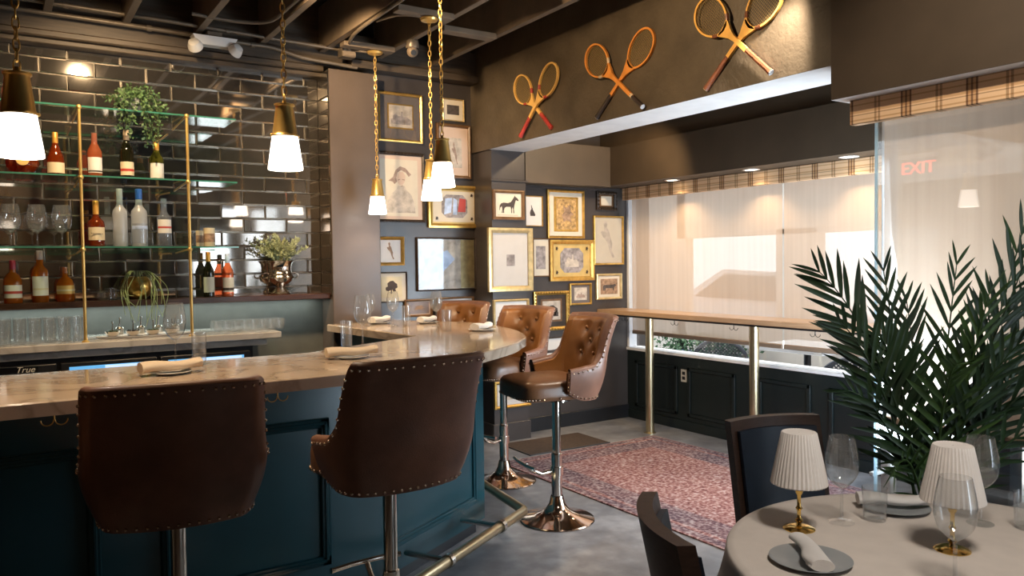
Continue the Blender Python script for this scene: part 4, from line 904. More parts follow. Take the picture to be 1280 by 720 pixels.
# ------------------------------------------------------------------ bottles and bar ware
def bottle(label, x, y, z, r, h, shape, gm, capm, label_=None, name='bottle', cat='bottle', strip=None, txt=None, group=None):
    t = thing(name, label, cat, (x, y, z), 0, group)
    if shape == 'wine': prof = [(0, 0.004), (r*.9, 0), (r, .004), (r, h*.54), (r*.93, h*.60), (r*.62, h*.69), (r*.42, h*.76), (r*.38, h*.98)]; ch = .22
    elif shape == 'cognac': prof = [(0, 0.004), (r*.92, 0), (r, .008), (r*.98, h*.30), (r*.86, h*.44), (r*.56, h*.60), (r*.36, h*.70), (r*.30, h*.80), (r*.29, h*.98)]; ch = .26
    elif shape == 'square': prof = [(0, 0.004), (r*.94, 0), (r, .008), (r, h*.48), (r*.92, h*.55), (r*.45, h*.63), (r*.36, h*.68), (r*.33, h*.98)]; ch = .30
    elif shape == 'tall': prof = [(0, 0.004), (r*.94, 0), (r, .006), (r, h*.56), (r*.94, h*.62), (r*.55, h*.69), (r*.42, h*.73), (r*.38, h*.98)]; ch = .18
    elif shape == 'whisky': prof = [(0, 0.004), (r*.94, 0), (r, .008), (r, h*.46), (r*.93, h*.56), (r*.70, h*.66), (r*.34, h*.72), (r*.30, h*.98)]; ch = .22
    elif shape == 'round': prof = [(0, 0.004), (r*.88, 0), (r*.97, .012), (r, h*.30), (r*.96, h*.50), (r*.78, h*.62), (r*.40, h*.70), (r*.28, h*.74), (r*.26, h*.98)]; ch = .20
    q = MB(); q.lathe(prof, 28); q.build('bottle_body', gm, t)
    rn = prof[-1][0]
    q = MB(); q.lathe([(rn*1.08, h*(1-ch)), (rn*1.14, h*(1-ch)+.004), (rn*1.12, h-.004), (rn*.95, h)], 20, cap1=True); q.build('bottle_cap', capm, t)
    if label_:
        lm, z0, z1 = label_; q = MB(); n_ = 14
        def rad(zz):
            for (ra, za), (rb, zb_) in zip(prof, prof[1:]):
                if za <= zz <= zb_ and zb_ > za: return ra+(rb-ra)*(zz-za)/(zb_-za)
            return r
        a0 = -math.pi/2
        q.grid([[((rad(zz*h)+.0012)*math.cos(a0+(-1+2*j/n_)*1.15), (rad(zz*h)+.0012)*math.sin(a0+(-1+2*j/n_)*1.15), zz*h) for j in range(n_+1)] for zz in (z0, (z0+z1)/2, z1)])
        lb = q.build('bottle_label', lm, t)
        if strip:
            sm_, s0, s1 = strip; q = MB(); q.grid([[((rad(zz*h)+.0020)*math.cos(a0+(-1+2*j/n_)*1.13), (rad(zz*h)+.0020)*math.sin(a0+(-1+2*j/n_)*1.13), zz*h) for j in range(n_+1)] for zz in (s0, s1)]); q.build('label_band', sm_, lb)
        if txt:
            text(txt, 'label_text', 'ink', r*0.36, Matrix.Translation((0, -r-.003, (z0+z1)/2*h)) @ FRONT, lb)
    return t
Y2, Y1, YW = 5.72, 5.72, 6.0
z2, z1_, zw = 2.1285, 1.6845, 1.3285
# cut glass decanter on the middle shelf
t = thing('decanter', 'round cut glass decanter of cognac with a gold disc, behind the nearest pendant', 'decanter', (0.131, Y2, z2))
q = MB(); q.lathe([(0, .004), (.045, 0), (.06, .012), (.085, .05), (.088, .08), (.07, .12), (.03, .145), (.02, .17), (.02, .20)], 26, ribs=13, ribamp=0.035); q.build('decanter_body', 'cognac_glass', t)
q = MB(); q.lathe([(.022, .195), (.03, .215), (.02, .25), (.004, .26)], 14, cap0=True, cap1=True); q.build('stopper', 'clear_glass', t)
q = MB(); q.tube([(0, -.086, .085), (0, -.093, .085)], .036, 24); q.build('gold_disc', 'label_gold', t)
bottle('cognac bottle with gold label and orange neck, beside the left brass pole', 0.310, Y2, z2, .052, .275, 'cognac', 'cognac_glass', 'cap_gold', ('label_cream', .06, .30))
bottle('pink rose bottle with white label, right of the left brass pole', 0.529, Y2, z2, .0435, .292, 'wine', 'rose_glass', 'clear_glass', ('label_white', .10, .44), strip=('ink', .12, .15))
bottle('dark wine bottle with pale and red striped label on the middle glass shelf', 0.716, Y2, z2, .043, .325, 'wine', 'wine_dark_glass', 'cork_cream', ('label_cream', .07, .34), strip=('label_red', .15, .20))
bottle('green wine bottle with white label under the trailing ivy', 0.896, Y2, z2, .045, .255, 'wine', 'green_glass', 'cap_gold', ('label_white', .05, .44))
def stemglass(name, label, x, y, z, H, rb, stem, parent=None, cat='glass', group=None, fr=0.45, ribs=0, foot=0.037):
    t = thing(name, label, cat, (x, y, z), 0, group)
    zb_ = stem
    q = MB(); q.lathe([(0.0, .0005), (foot, 0.001), (foot, .003), (.012, .006), (.0048, .016), (.0042, zb_*.9), (.008, zb_)], 28); q.build('stem', 'clear_glass', t)
    hb = H-zb_
    prof = [(.006, zb_), (rb*.55, zb_+hb*.10), (rb*.86, zb_+hb*.24), (rb, zb_+hb*fr), (rb*.97, zb_+hb*.62), (rb*.86, zb_+hb*.82), (rb*.74, H)]
    prof = [(max(r_, .001), z_) for r_, z_ in crom(prof, 3)]
    q = MB(); q.lathe(prof+[(prof[-1][0]-.0012, H)]+[(r_-.0014, z_+.0004) for r_, z_ in prof[::-1] if r_ > .004], 30, ribs=ribs, ribamp=0.02 if ribs else 0); q.build('bowl', 'clear_glass', t)
    return t
for i, (x, lab) in enumerate(((.060, 'cut glass goblet on the lowest glass shelf, nearest the left edge'), (.198, 'cut glass goblet on the lowest glass shelf, in the middle of the three'), (.333, 'cut glass goblet on the lowest glass shelf, next to the left brass pole'))):
    stemglass('goblet', lab, x, Y1, z1_, .262, .058, .085, ribs=14, group='goblets on the lowest glass shelf', foot=.042)
bottle('squat cognac bottle with cream label lettered on the lowest glass shelf', 0.526, Y1, z1_, .050, .297, 'square', 'cognac_glass', 'cap_gold', ('label_cream', .14, .42), txt='Hennessy')
bottle('tall frosted white vodka bottle, tallest beside the blue capped one', 0.666, Y1, z1_, .045, .380, 'tall', 'frost_glass', 'frost_glass', None)
bottle('frosted vodka bottle with blue cap on the lowest glass shelf', 0.781, Y1, z1_, .050, .382, 'tall', 'frost_glass', 'cap_blue', ('vodka_glass', .06, .40), strip=('print_blue', .30, .36))
bottle('clear vodka bottle with white label, nearest the right brass pole', 0.934, Y1, z1_, .045, .325, 'tall', 'vodka_glass', 'vodka_glass', ('label_white', .28, .56), strip=('label_red', .38, .42))
for x, r_, h, lab in ((1.160, .026, .112, 'small pale glass jar, shorter of the two at the glass shelf end'), (1.222, .038, .130, 'pale printed glass jar, taller of the two at the glass shelf end')):
    t = thing('candle_jar', lab, 'jar', (x, Y1, z1_)); q = MB(); q.lathe([(0, .002), (r_*.96, 0), (r_, .004), (r_, h), (r_-.003, h), (r_-.003, h*.8)], 24); q.build('jar_body', 'label_cream', t)
    q = MB(); q.lathe([(r_+.0008, h*.25), (r_+.0008, h*.7)], 24); q.build('jar_band', 'print_brown', t); q = MB(); q.lathe([(.001, h*.80), (r_-.003, h*.80)], 24); q.build('wax', 'jar_wax', t)
bottle('whisky bottle with silver label and red cap on the wooden shelf', 0.065, YW-.02, zw, .053, .275, 'whisky', 'amber_glass', 'cap_red', ('label_white', .12, .42), strip=('label_red', .22, .28))
bottle('tall whisky bottle with large white label on the wooden shelf', 0.216, YW-.02, zw, .048, .338, 'tall', 'amber_glass', 'frost_glass', ('label_white', .13, .50), strip=('label_cream', .24, .27))
bottle('short round whisky bottle with gold band on the wooden shelf', 0.358, YW-.02, zw, .056, .230, 'round', 'amber_glass', 'clear_glass', ('label_gold', .22, .46), strip=('label_cream', .30, .35))
bottle('dark wine bottle with white oval label on the wooden shelf', 1.263, YW-.03, zw, .040, .325, 'wine', 'wine_dark_glass', 'cap_gold', ('label_white', .10, .44))
bottle('pink rose bottle with white label on the wooden shelf', 1.398, YW-.03, zw, .042, .312, 'wine', 'rose_glass', 'print_blue', ('label_white', .10, .44), strip=('ink', .14, .20))
t = thing('rocks_glass', 'small empty glass beside the gold pot on the wooden shelf', 'glass', (.640, YW, zw)); q = MB(); q.lathe([(0, .006), (.024, 0), (.028, .002), (.030, .08), (.028, .08), (.026, .008)], 20); q.build('glass_body', 'clear_glass', t)

# plants on the back bar
def leafquad(q, p, d, w_, l, up):
    d = Vector(d).normalized(); s_ = d.cross(Vector(up)); s_ = s_.normalized() if s_.length > 1e-4 else d.orthogonal().normalized(); p = Vector(p); n_ = s_.cross(d)
    q.add([p, p+d*l*.45+s_*w_+n_*l*.08, p+d*l, p+d*l*.45-s_*w_+n_*l*.08, p+d*l*.5], [(0, 1, 4), (1, 2, 4), (2, 3, 4), (3, 0, 4)])
def rv(): return Vector((rnd.uniform(-1, 1), rnd.uniform(-1, 1), rnd.uniform(-1, 1)))
t = thing('trailing_ivy', 'bushy ivy in a grey bowl, trailing down from the top glass shelf', 'plant', (.774, 5.75, 2.5585))
q = MB(); q.lathe([(0, .002), (.04, 0), (.055, .01), (.085, .06), (.095, .095), (.09, .097), (.075, .06)], 24); q.build('bowl', 'stone_plate', t)
q = MB(); q.lathe([(.001, .08), (.086, .08)], 20); q.build('soil', 'soil', t)
q = MB(); s_ = MB()
for k in range(26):
    a = rnd.uniform(0, 2*math.pi); r_ = rnd.uniform(.06, .17); top = rnd.uniform(.11, .17)
    drop = rnd.uniform(-.02, .08) if k < 14 else rnd.uniform(.12, .34)
    if k >= 14: a = rnd.uniform(-2.0, -.75); r_ = rnd.uniform(.215, .25)
    pts = crom([(0, 0, .08), (math.cos(a)*r_*.5, math.sin(a)*r_*.5, top), (math.cos(a)*r_, math.sin(a)*r_*.8, top-.05-drop*.3), (math.cos(a)*r_*1.08+rnd.uniform(-.03, .03), math.sin(a)*r_*.8, top-.05-drop)], 6)
    s_.tube(pts, .0012, 4)
    for i, p in enumerate(pts[2:]):
        for _ in range(3 if k < 14 else 4): leafquad(q, Vector(p)+rv()*.018, rv()+Vector((0, -.3, -.3)), .008, rnd.uniform(.018, .032), rv())
q.build('leaves', 'leaf_ivy', t); s_.build('stems', 'stem_green', t)
t = thing('string_plant', 'gold round pot with thin stringy stems hanging over the wooden shelf edge', 'plant', (.800, 5.985, zw))
q = MB(); q.lathe([(0, .003), (.045, 0), (.075, .03), (.088, .08), (.082, .125), (.06, .155), (.055, .15), (.07, .10)], 26); q.build('pot', 'old_gold', t)
q = MB(); q.lathe([(.001, .14), (.062, .14)], 18); q.build('soil', 'soil', t)
q = MB()
for k in range(20):
    a = rnd.uniform(-math.pi*.95, -.05*math.pi); r_ = rnd.uniform(.09, .13); dr = rnd.uniform(.10, .34)
    q.tube(crom([(0, 0, .14), (math.cos(a)*.05, math.sin(a)*.05, .195), (math.cos(a)*r_, math.sin(a)*r_-.005, .15), (math.cos(a)*r_*1.15+rnd.uniform(-.04, .04), -.11-.01*rnd.random(), .05), (math.cos(a)*r_*1.2+rnd.uniform(-.06, .06), -.118-.02*rnd.random(), .15-dr)], 6), .0022, 5)
q.build('strings', 'string_plant', t)
t = thing('silver_urn', 'silver footed urn filled with pale sage green sprigs on the wooden shelf', 'plant', (1.789, 5.985, zw))
q = MB(); q.lathe([(0, .002), (.07, 0), (.075, .008), (.066, .02), (.04, .045), (.032, .06), (.05, .075), (.085, .10), (.098, .125), (.094, .14), (.086, .15)], 36, ribs=18, ribamp=.02); q.build('urn_foot', 'silver', t)
q = MB(); q.lathe([(.086, .148), (.092, .155), (.084, .165), (.080, .20), (.086, .235), (.100, .250), (.104, .256), (.098, .258), (.080, .23)], 36); q.build('urn_cup', 'silver', t)
for s2 in (-1, 1):
    q = MB(); q.tube(crom([(s2*.088, 0, .13), (s2*.125, 0, .125), (s2*.135, 0, .15), (s2*.11, 0, .165), (s2*.09, 0, .158)], 5), .006, 8); q.build('urn_handle', 'silver', t)
q = MB(); s_ = MB()
for k in range(46):
    a = rnd.uniform(0, 2*math.pi); r_ = rnd.uniform(.04, .215); hh = .30+rnd.uniform(.02, .17)*(1-.3*r_/.2)
    if math.sin(a)*r_ > .04: r_ = max(.05, .04/max(.25, math.sin(a)))
    pts = crom([(math.cos(a)*.03, math.sin(a)*.03, .235), (math.cos(a)*r_*.5, math.sin(a)*r_*.4, .235+(hh-.235)*.6), (math.cos(a)*r_, math.sin(a)*min(r_, .1), hh)], 6); s_.tube(pts, .0014, 4)
    for p in pts[3:]:
        for _ in range(3): leafquad(q, p, rv()+Vector((math.cos(a)*.6, math.sin(a)*.6, .7)), .0055, rnd.uniform(.022, .04), rv())
q.build('sprigs', 'leaf_sage', t); s_.build('stems', 'leaf_sage', t)

# glasses on the back counter
def tumbler(name, label, x, y, z, r, h, group=None):
    t = thing(name, label, 'glass', (x, y, z), 0, group)
    q = MB(); q.lathe([(0, .001), (r*.86, 0), (r*.88, .003), (r, h), (r-.0016, h), (r*.85, .012), (0, .012)], 22); q.build('glass_body', 'clear_glass', t); return t
tb = None
for j in range(4):
    for i in range(10):
        x, y = .405-i*.079, 5.60+j*.082
        if tb is None: tb = tumbler('highball_glass', 'clear highball glass in the packed block at the left end of the back counter', x, y, 1.0905, .036, .150, 'packed highball glasses')
        else: dup(tb, (x, y, 1.0905))
tb = None
for j in range(3):
    for i in range(8):
        x, y = 1.255+i*.062+.01*(j % 2), 5.66+j*.07
        if tb is None: tb = tumbler('shot_glass', 'small clear glass in the rows at the right end of the back counter', x, y, 1.0905, .027, .075, 'small glasses on the back counter')
        else: dup(tb, (x, y, 1.0905))
t = thing('serving_tray', 'oval white tray of garnish bowls below the gold pot', 'tray', (.80, 5.72, 1.0905))
q = MB(); rows = [[(k*.30*math.cos(2*math.pi*j/32), k*.11*math.sin(2*math.pi*j/32), z) for j in range(32)] for k, z in ((.02, .004), (.85, .003), (.9, 0), (.97, .004), (1, .012), (.97, .012), (.9, .007), (.02, .007))]; q.grid(rows, True); q.build('tray_body', 'porcelain', t)
gb = None
for i, (dx, dy, lab) in enumerate(((-.20, -.02, 'small silver bowl with a spoon handle at the left end of the white tray'), (-.08, -.04, 'small silver bowl with a spoon handle, second from the left on the white tray'), (.04, -.045, 'small silver bowl with a spoon handle, in the middle of the white tray'), (.16, -.03, 'small silver bowl with a spoon handle at the right end of the white tray'))):
    t2 = thing('garnish_bowl', lab, 'bowl', (.80+dx, 5.72+dy, 1.0985), 0, 'garnish bowls')
    q = MB(); q.lathe([(0, .002), (.025, 0), (.03, .004), (.048, .034), (.046, .034), (.028, .008)], 22); q.build('bowl', 'silver', t2)
    q = MB()
    for _ in range(14): q.sphere((rnd.uniform(-.03, .03), rnd.uniform(-.03, .03), .028+rnd.uniform(0, .008)), .009, 6, 4)
    q.build('garnish', 'pot_black' if i % 2 else 'leaf_dark', t2)
    q = MB(); q.tube([(.0, .01, .02), (.004, .012, .085)], .004, 6); q.tube([(.004, .012, .085), (.004, .012, .10)], .007, 8); q.build('spoon_handle', 'steel', t2)
for i, (dx, lab) in enumerate(((-.14, 'metal pour spout jar behind the garnish bowls, first from the left'), (-.01, 'metal pour spout jar behind the garnish bowls, in the middle'), (.10, 'metal pour spout jar behind the garnish bowls, third from the left'), (.21, 'metal pour spout jar behind the garnish bowls, last on the right'))):
    t2 = thing('spout_jar', lab, 'jar', (.80+dx, 5.85, 1.0905), 0, 'spout jars')
    q = MB(); q.lathe([(0, .002), (.026, 0), (.028, .004), (.028, .05), (.02, .06)], 20, cap1=True); q.build('jar_body', 'steel', t2)
    q = MB(); q.tube([(0, 0, .058), (0, 0, .10), (.004, -.004, .118)], [.006, .005, .004], 8); q.tube([(.004, -.004, .116), (.004, -.004, .124)], .009, 8); q.build('spout', 'steel', t2)

# on the marble bar
ZB = 1.0912
stemglass('wine_glass', 'large wine glass at the left of the bar top, behind the left stool', .676, 3.93, ZB, .290, .050, .115, group=None)
tumbler('water_glass', 'clear water tumbler right of the left wine glass on the bar', .769, 3.87, ZB, .034, .150)
stemglass('wine_glass', 'large wine glass on the bar behind the middle cream napkin', 1.697, 4.15, ZB, .285, .050, .115)
tumbler('water_glass', 'clear water tumbler left of the middle wine glass on the bar', 1.59, 4.12, ZB, .034, .150)
stemglass('wine_glass', 'slim wine glass standing just behind the middle wine glass on the bar', 2.29, 5.45, ZB, .24, .040, .10)
stemglass('wine_glass', 'wine glass in front of the tree drawing at the far side of the bar', 2.42, 5.33, ZB, .255, .046, .105)
tumbler('water_glass', 'clear water tumbler beside the wine glass in front of the tree drawing', 2.50, 5.27, ZB, .034, .150)
stemglass('wine_glass', 'wine glass on the rounded bar end, below the glazed picture', 2.66, 5.10, ZB, .255, .046, .105)
tumbler('water_glass', 'clear water tumbler on the rounded bar end, just right of a wine glass', 2.52, 4.68, ZB, .034, .145)
def napkin(label, x, y, z, rz, L, r, mat, plate='porcelain', pr_=0.085, lift=0.012):
    t = thing('side_plate', 'round plate under the '+label.split(',')[0], 'plate', (x, y, z))
    q = MB(); q.lathe([(0.001, .004), (pr_*.55, .002), (pr_*.6, 0), (pr_*.95, .010), (pr_, .012), (pr_*.94, .013), (pr_*.6, .006), (.001, .006)], 36); q.build('plate_body', plate, t)
    t = thing('rolled_napkin', label, 'napkin', (x, y, z+lift), rz)
    q = MB(); rows = []; n_ = 22; NJ_ = 36
    for i in range(n_+1):
        u = i/n_; row = []
        for j in range(NJ_):
            th = 2*math.pi*j/NJ_; k = r*(1+.20*(((th/(2*math.pi)+u*.55) % 1.0)-.5)+.07*math.sin(2*th+u*6))*(1.10-.22*u+.07*math.sin(u*7))
            row.append((-L/2+u*L, k*1.35*math.cos(th)+.006*math.sin(u*7), r*.98+k*.72*math.sin(th)+r*.1*math.sin(u*8)))
        rows.append(row)
    lo = min(p[2] for row in rows for p in row)
    rows = [[(a, b_, c-lo) for a, b_, c in row] for row in rows]
    q.grid(rows, True); q.f.append(list(range(NJ_))); q.mi.append(0); q.f.append([n_*NJ_+j for j in range(NJ_)][::-1]); q.mi.append(0); q.build('folded_cloth', mat, t, ang=60)
    q = MB(); q.lathe([(r*.6, 0), (r*.4, .002), (r*.2, 0), (.001, .001)], 14); q.xf(Matrix.Translation((L/2+.001, 0, r*.8)) @ Matrix.Rotation(math.pi/2, 4, 'Y')); q.build('rolled_end', mat, t)
    return t
napkin('rolled cream napkin on the bar behind the left stool', .60, 3.60, ZB, R(8), .25, .030, 'napkin_cream')
napkin('rolled cream napkin on the bar behind the middle stool', 1.43, 3.64, ZB, R(-8), .25, .028, 'napkin_cream')
napkin('rolled white napkin on the bar in front of the tree drawing', 2.44, 5.62, ZB, R(28), .20, .028, 'napkin_white')
napkin('rolled white napkin on the bar left of the farthest stool back', 2.74, 5.40, ZB, R(20), .16, .026, 'napkin_white')
napkin('rolled white napkin on the rounded bar end, in front of the middle tan stool', 2.72, 4.55, ZB, R(25), .185, .026, 'napkin_white', pr_=.095)
# ------------------------------------------------------------------ high table by the window
t = thing('high_table', 'long wooden high table along the window on two brass posts', 'table', (4.81, 2.42, 0))
boxm((0, 0, 1.048), (0.335, 3.465, 1.090), 0.004).build('table_top', 'table_wood', t)
boxm((0.012, 0.01, 1.034), (0.33, 3.455, 1.048)).build('under_board', 'black_paint', t)
for y in (2.80, 1.63):
    q = MB(); q.lathe([(0.0375, 0.004), (0.0375, 1.034)], 28); lg = q.build('post', 'satin_brass', t); lg.location = (0.06, y, 0)
    q = MB(); q.lathe([(0.055, 0), (0.055, 0.004), (0.039, 0.010)], 28, cap0=True); f = q.build('floor_flange', 'satin_brass', lg)
for y in (5.539, 4.896, 4.243, 3.50): hook(t, 0.05, y-2.42, R(90), 1.034).build('double_hook', 'black_metal', t)

# ------------------------------------------------------------------ rug and mats
t = tag(boxm((0, 0, 0), (1.60, 2.95, 0.009), 0.002).build('area_rug', 'rug_pile'), 'worn red and blue oriental rug on the concrete floor beside the high table', 'rug'); t.location = (3.19, 2.14, 0.0)
o = thing('floor_mat', 'thin brown floor mat by the wall, behind the rug', 'mat', (3.52, 5.16, 0), R(-2))
boxm((0, 0, 0), (0.80, 0.46, 0.006), 0.002).build('mat_pile', 'doormat', o)
q = MB(); q.box((-.012, -.012, 0), (0.0, .46, .009), .002); q.box((-.012, -.012, 0), (.80, 0, .009), .002); q.build('mat_edge', 'pot_black', o)

# ------------------------------------------------------------------ downlights, emergency light, camera, conduits, outlet
for y, lab in ((5.04, 'recessed downlight in the alcove soffit, farthest of the three'), (4.17, 'recessed downlight in the alcove soffit, middle of the three'), (3.32, 'recessed downlight in the alcove soffit, nearest of the three')):
    t = thing('downlight', lab, 'downlight', (4.985, y, 2.26), 0, 'alcove downlights')
    q = MB(); q.lathe([(0.066, 0.0), (0.068, -0.004), (0.052, -0.006), (0.048, -0.001)], 28); q.build('trim_ring', 'plastic_white', t)
    q = MB(); q.lathe([(0.001, -0.002), (0.049, -0.002)], 24); q.build('lamp_lens', 'down_lamp', t)
    l = light('downlight_beam', 'SPOT', (4.985, y, 2.245), 18.0, WARM, (4.985, y, 0), 0.04, angle=R(115), blend=0.6); 
t = thing('emergency_light', 'white emergency light with two lamp heads under the ceiling above the bottles', 'emergency light', (1.31, 5.82, 3.10))
q = MB(); q.prism([(-.135, -.045), (.135, -.045), (.15, .06), (-.15, .06)], 0.0, 0.001); q.v = []; q.f = []; q.mi = []
q.add([(-.12, -.03, 0), (.12, -.03, 0), (.12, .05, 0), (-.12, .05, 0), (-.15, -.045, .06), (.15, -.045, .06), (.15, .06, .06), (-.15, .06, .06)], [(0, 3, 2, 1), (4, 5, 6, 7), (0, 1, 5, 4), (1, 2, 6, 5), (2, 3, 7, 6), (3, 0, 4, 7)]); q.build('housing', 'plastic_white', t)
boxm((-.05, -.02, .06), (.05, .05, .10), .004).build('mount', 'joist_brown', t)
for s_ in (-1, 1):
    q = MB(); q.lathe([(0.012, .05), (.035, .04), (.05, .005), (.052, -.012), (.046, -.016)], 22, cap0=True); q.xf(Matrix.Translation((s_*.135, -.03, -.02)) @ Matrix.Rotation(R(60), 4, 'X') @ Matrix.Rotation(R(s_*25), 4, 'Y')); hd = q.build('lamp_head', 'plastic_white', t)
    q = MB(); q.lathe([(0.001, -.010), (.045, -.012)], 20); q.xf(Matrix.Translation((s_*.135, -.03, -.02)) @ Matrix.Rotation(R(60), 4, 'X') @ Matrix.Rotation(R(s_*25), 4, 'Y')); q.build('lamp_lens', 'mirror_glass', hd)
    q = MB(); q.sphere((s_*.012, -.047, .03), .005, 8, 5)
t = thing('security_camera', 'small dark dome camera under the joists behind the pendant chains', 'camera', (2.60, 5.30, 3.12))
q = MB(); q.lathe([(.045, .08), (.05, .03), (.045, .02)], 22, cap0=True); q.build('mount', 'conduit_metal', t)
q = MB(); q.sphere((0, 0, 0.0), .042, 18, 10); q.build('dome', 'joist_brown', t)
q = MB(); q.tube([(-.01, -.036, -.016), (-.013, -.046, -.02)], .02, 18); q.build('lens', 'car_glass', t)
def pipe(name, label, pts, r, mat='conduit_metal', clips=()):
    t = thing(name, label, 'conduit', pts[0]); o = Vector(pts[0])
    q = MB(); q.tube([Vector(p)-o for p in pts], r, 10); q.build('pipe', mat, t)
    for c in clips:
        q = MB(); c = Vector(c)-o; q.tube([c-Vector((.015, 0, 0)), c+Vector((.015, 0, 0))], r*1.35, 10); q.build('coupling', mat, t)
    return t
pipe('conduit', 'upper metal conduit along the ceiling above the back bar', [(-1.6, 5.80, 3.245), (1.0, 5.80, 3.225), (2.22, 5.80, 3.20)], .014, clips=((.4, 5.80, 3.23), (1.4, 5.80, 3.215)))
pipe('conduit', 'lower metal conduit over the mirror, stepping down beside the pillar', crom([(-1.6, 5.90, 3.20), (0.5, 5.90, 3.19), (1.5, 5.90, 3.175), (1.75, 5.90, 3.17), (1.95, 5.90, 3.13), (2.2, 5.90, 3.115), (2.4, 5.88, 3.10)], 5), .016, clips=((.9, 5.9, 3.185), (1.6, 5.9, 3.172)))
pipe('conduit', 'metal conduit running from the ceiling box toward the nearer pendant canopies', crom([(2.26, 5.70, 3.19), (2.15, 5.3, 3.185), (2.13, 4.6, 3.185), (2.13, 3.6, 3.185), (2.13, 2.4, 3.185)], 5), .013, clips=((2.13, 4.2, 3.185),))
pipe('conduit', 'short bent conduit from the ceiling box to the far pendant canopy', crom([(2.28, 5.72, 3.185), (2.34, 5.66, 3.17), (2.40, 5.64, 3.165), (2.43, 5.62, 3.168)], 4), .010)
pipe('conduit', 'short bent conduit branching to the middle pendant canopy', crom([(2.165, 4.95, 3.185), (2.21, 4.75, 3.175), (2.3, 4.68, 3.172), (2.40, 4.665, 3.168)], 4), .010)
pipe('conduit', 'curved conduit between the joists near the second pendant chain', crom([(1.1, 5.5, 3.21), (1.40, 5.5, 3.205), (1.58, 5.4, 3.21), (1.62, 5.1, 3.23), (1.63, 4.4, 3.23)], 5), .013)
t = thing('junction_box', 'dark metal junction box on the ceiling above the pillar', 'junction box', (2.27, 5.76, 3.13)); boxm((-.055, -.05, 0), (.055, .05, .09), .006).build('box_body', 'conduit_metal', t); boxm((-.05, -.055, .008), (.05, -.05, .082), .003).build('box_cover', 'joist_brown', t)
t = thing('wall_outlet', 'small grey power outlet on the dark panelled sill wall', 'outlet', (5.20, 5.12, .44)); boxm((-.006, -.036, 0), (0, .036, .115), .002).build('cover_plate', 'outlet_grey', t)
for z in (.022, .066): boxm((-.009, -.018, z), (-.005, .018, z+.030), .002).build('socket', 'black_paint', t)
t = thing('exit_sign', 'red EXIT sign of the room, seen mirrored in the near glass pane', 'sign', (-0.30, 4.36, 2.44))
boxm((-.004, -.17, -.10), (.0, .17, .10)).build('clear_plate', 'frame_glass', t)
boxm((-.03, -.19, .10), (.03, .19, .14), .004).build('housing', 'plastic_white', t)
q = MB(); q.tube([(0, 0, .14), (0, 0, 3.55-(-0.30, 4.36, 2.44)[2])], .008, 8); q.build('rod', 'steel', t)
# letters face away from the pane, so the pane shows them the right way round
text('EXIT', 'letters', 'exit_red', 0.17, Matrix.Translation((-.006, 0, 0)) @ Matrix(((0, 0, -1, 0), (-1, 0, 0, 0), (0, 1, 0, 0), (0, 0, 0, 1))), t, ext=0.003)

# ------------------------------------------------------------------ round dining table
TX, TY, TZ, TR = 2.105, 1.065, 0.75, 0.605
t = thing('dining_table', 'round dining table with a pedestal, under the pale linen cloth', 'table', (TX, TY, 0))
q = MB(); q.lathe([(.001, .745), (.585, .745), (.59, .74), (.59, .715), (.56, .71), (.001, .71)], 48); q.build('table_top', 'chair_wood', t)
q = MB(); q.lathe([(.25, 0), (.25, .02), (.08, .05), (.045, .08), (.045, .68), (.14, .71)], 28, cap0=True); q.build('pedestal', 'black_metal', t)
q = MB(); n_ = 96; rows = []
for (k, z) in ((.001, .0020), (.5, .0020), (.96, .0020), (.992, .0005), (1.0, -.006), (1.004, -.03), (1.010, -.08), (1.016, -.14), (1.022, -.21)):
    row = []
    for j in range(n_):
        th = 2*math.pi*j/n_; dp = max(0, -z)/.21; rr = TR*k+dp*(.038*math.sin(11*th+.6)+.02*math.sin(17*th))*min(1, dp*1.6+.1)
        row.append((rr*math.cos(th), rr*math.sin(th), z))
    rows.append(row)
q.grid(rows, True); o = tag(q.build('tablecloth', 'linen', ang=70), 'pale linen tablecloth draped over the round dining table', 'tablecloth'); o.location = (TX, TY, TZ)
ZT = TZ+.0025
def tlamp(label, x, y):
    t = thing('table_lamp', label, 'table lamp', (x, y, ZT), 0, 'pleated table lamps')
    q = MB(); q.lathe([(.001, .010), (.010, .012), (.025, .011), (.040, .006), (.046, .002), (.046, 0)][::-1], 28, cap0=True); q.build('base', 'bright_gold', t)
    q = MB(); q.lathe([(.010, .010), (.006, .018), (.012, .026), (.006, .034), (.0055, .055), (.010, .062), (.0055, .070), (.0055, .10), (.010, .107), (.012, .115), (.0065, .124), (.006, .16)], 18); q.build('stem', 'bright_gold', t)
    q = MB(); q.lathe([(.078, .135), (.080, .138), (.076, .160), (.050, .286), (.048, .289), (.046, .286), (.075, .150)], 160, ribs=40, ribamp=.018); sh = q.build('lamp_shade', 'shade_fabric', t)
    q = MB(); q.lathe([(.002, .287), (.047, .287)], 40); q.build('shade_top', 'shade_fabric', sh)
tlamp('small gold table lamp with cream pleated shade, the left one beside the dark chair', 1.957, 1.464)
tlamp('small gold table lamp with cream pleated shade, in front of the palm', 2.150, 1.119)
stemglass('wine_glass', 'large wine glass right of the left table lamp on the round table', 2.107, 1.425, ZT, .262, .049, .105)
stemglass('wine_glass', 'large wine glass behind the right table lamp on the round table', 2.430, 1.183, ZT, .262, .049, .105)
stemglass('wine_glass', 'large wine glass in front of the right table lamp, nearest the viewer', 1.935, 1.00, ZT, .262, .049, .105)
tumbler('water_glass', 'clear water tumbler between the two table lamps', 2.213, 1.385, ZT, .037, .100)
tumbler('water_glass', 'clear water tumbler at the right edge of the round table', 2.50, 1.085, ZT, .037, .105)
napkin('rolled white napkin lying near the left table lamp', 1.765, 1.285, ZT, R(-127+180), .20, .020, 'napkin_white', 'stone_plate', .105)
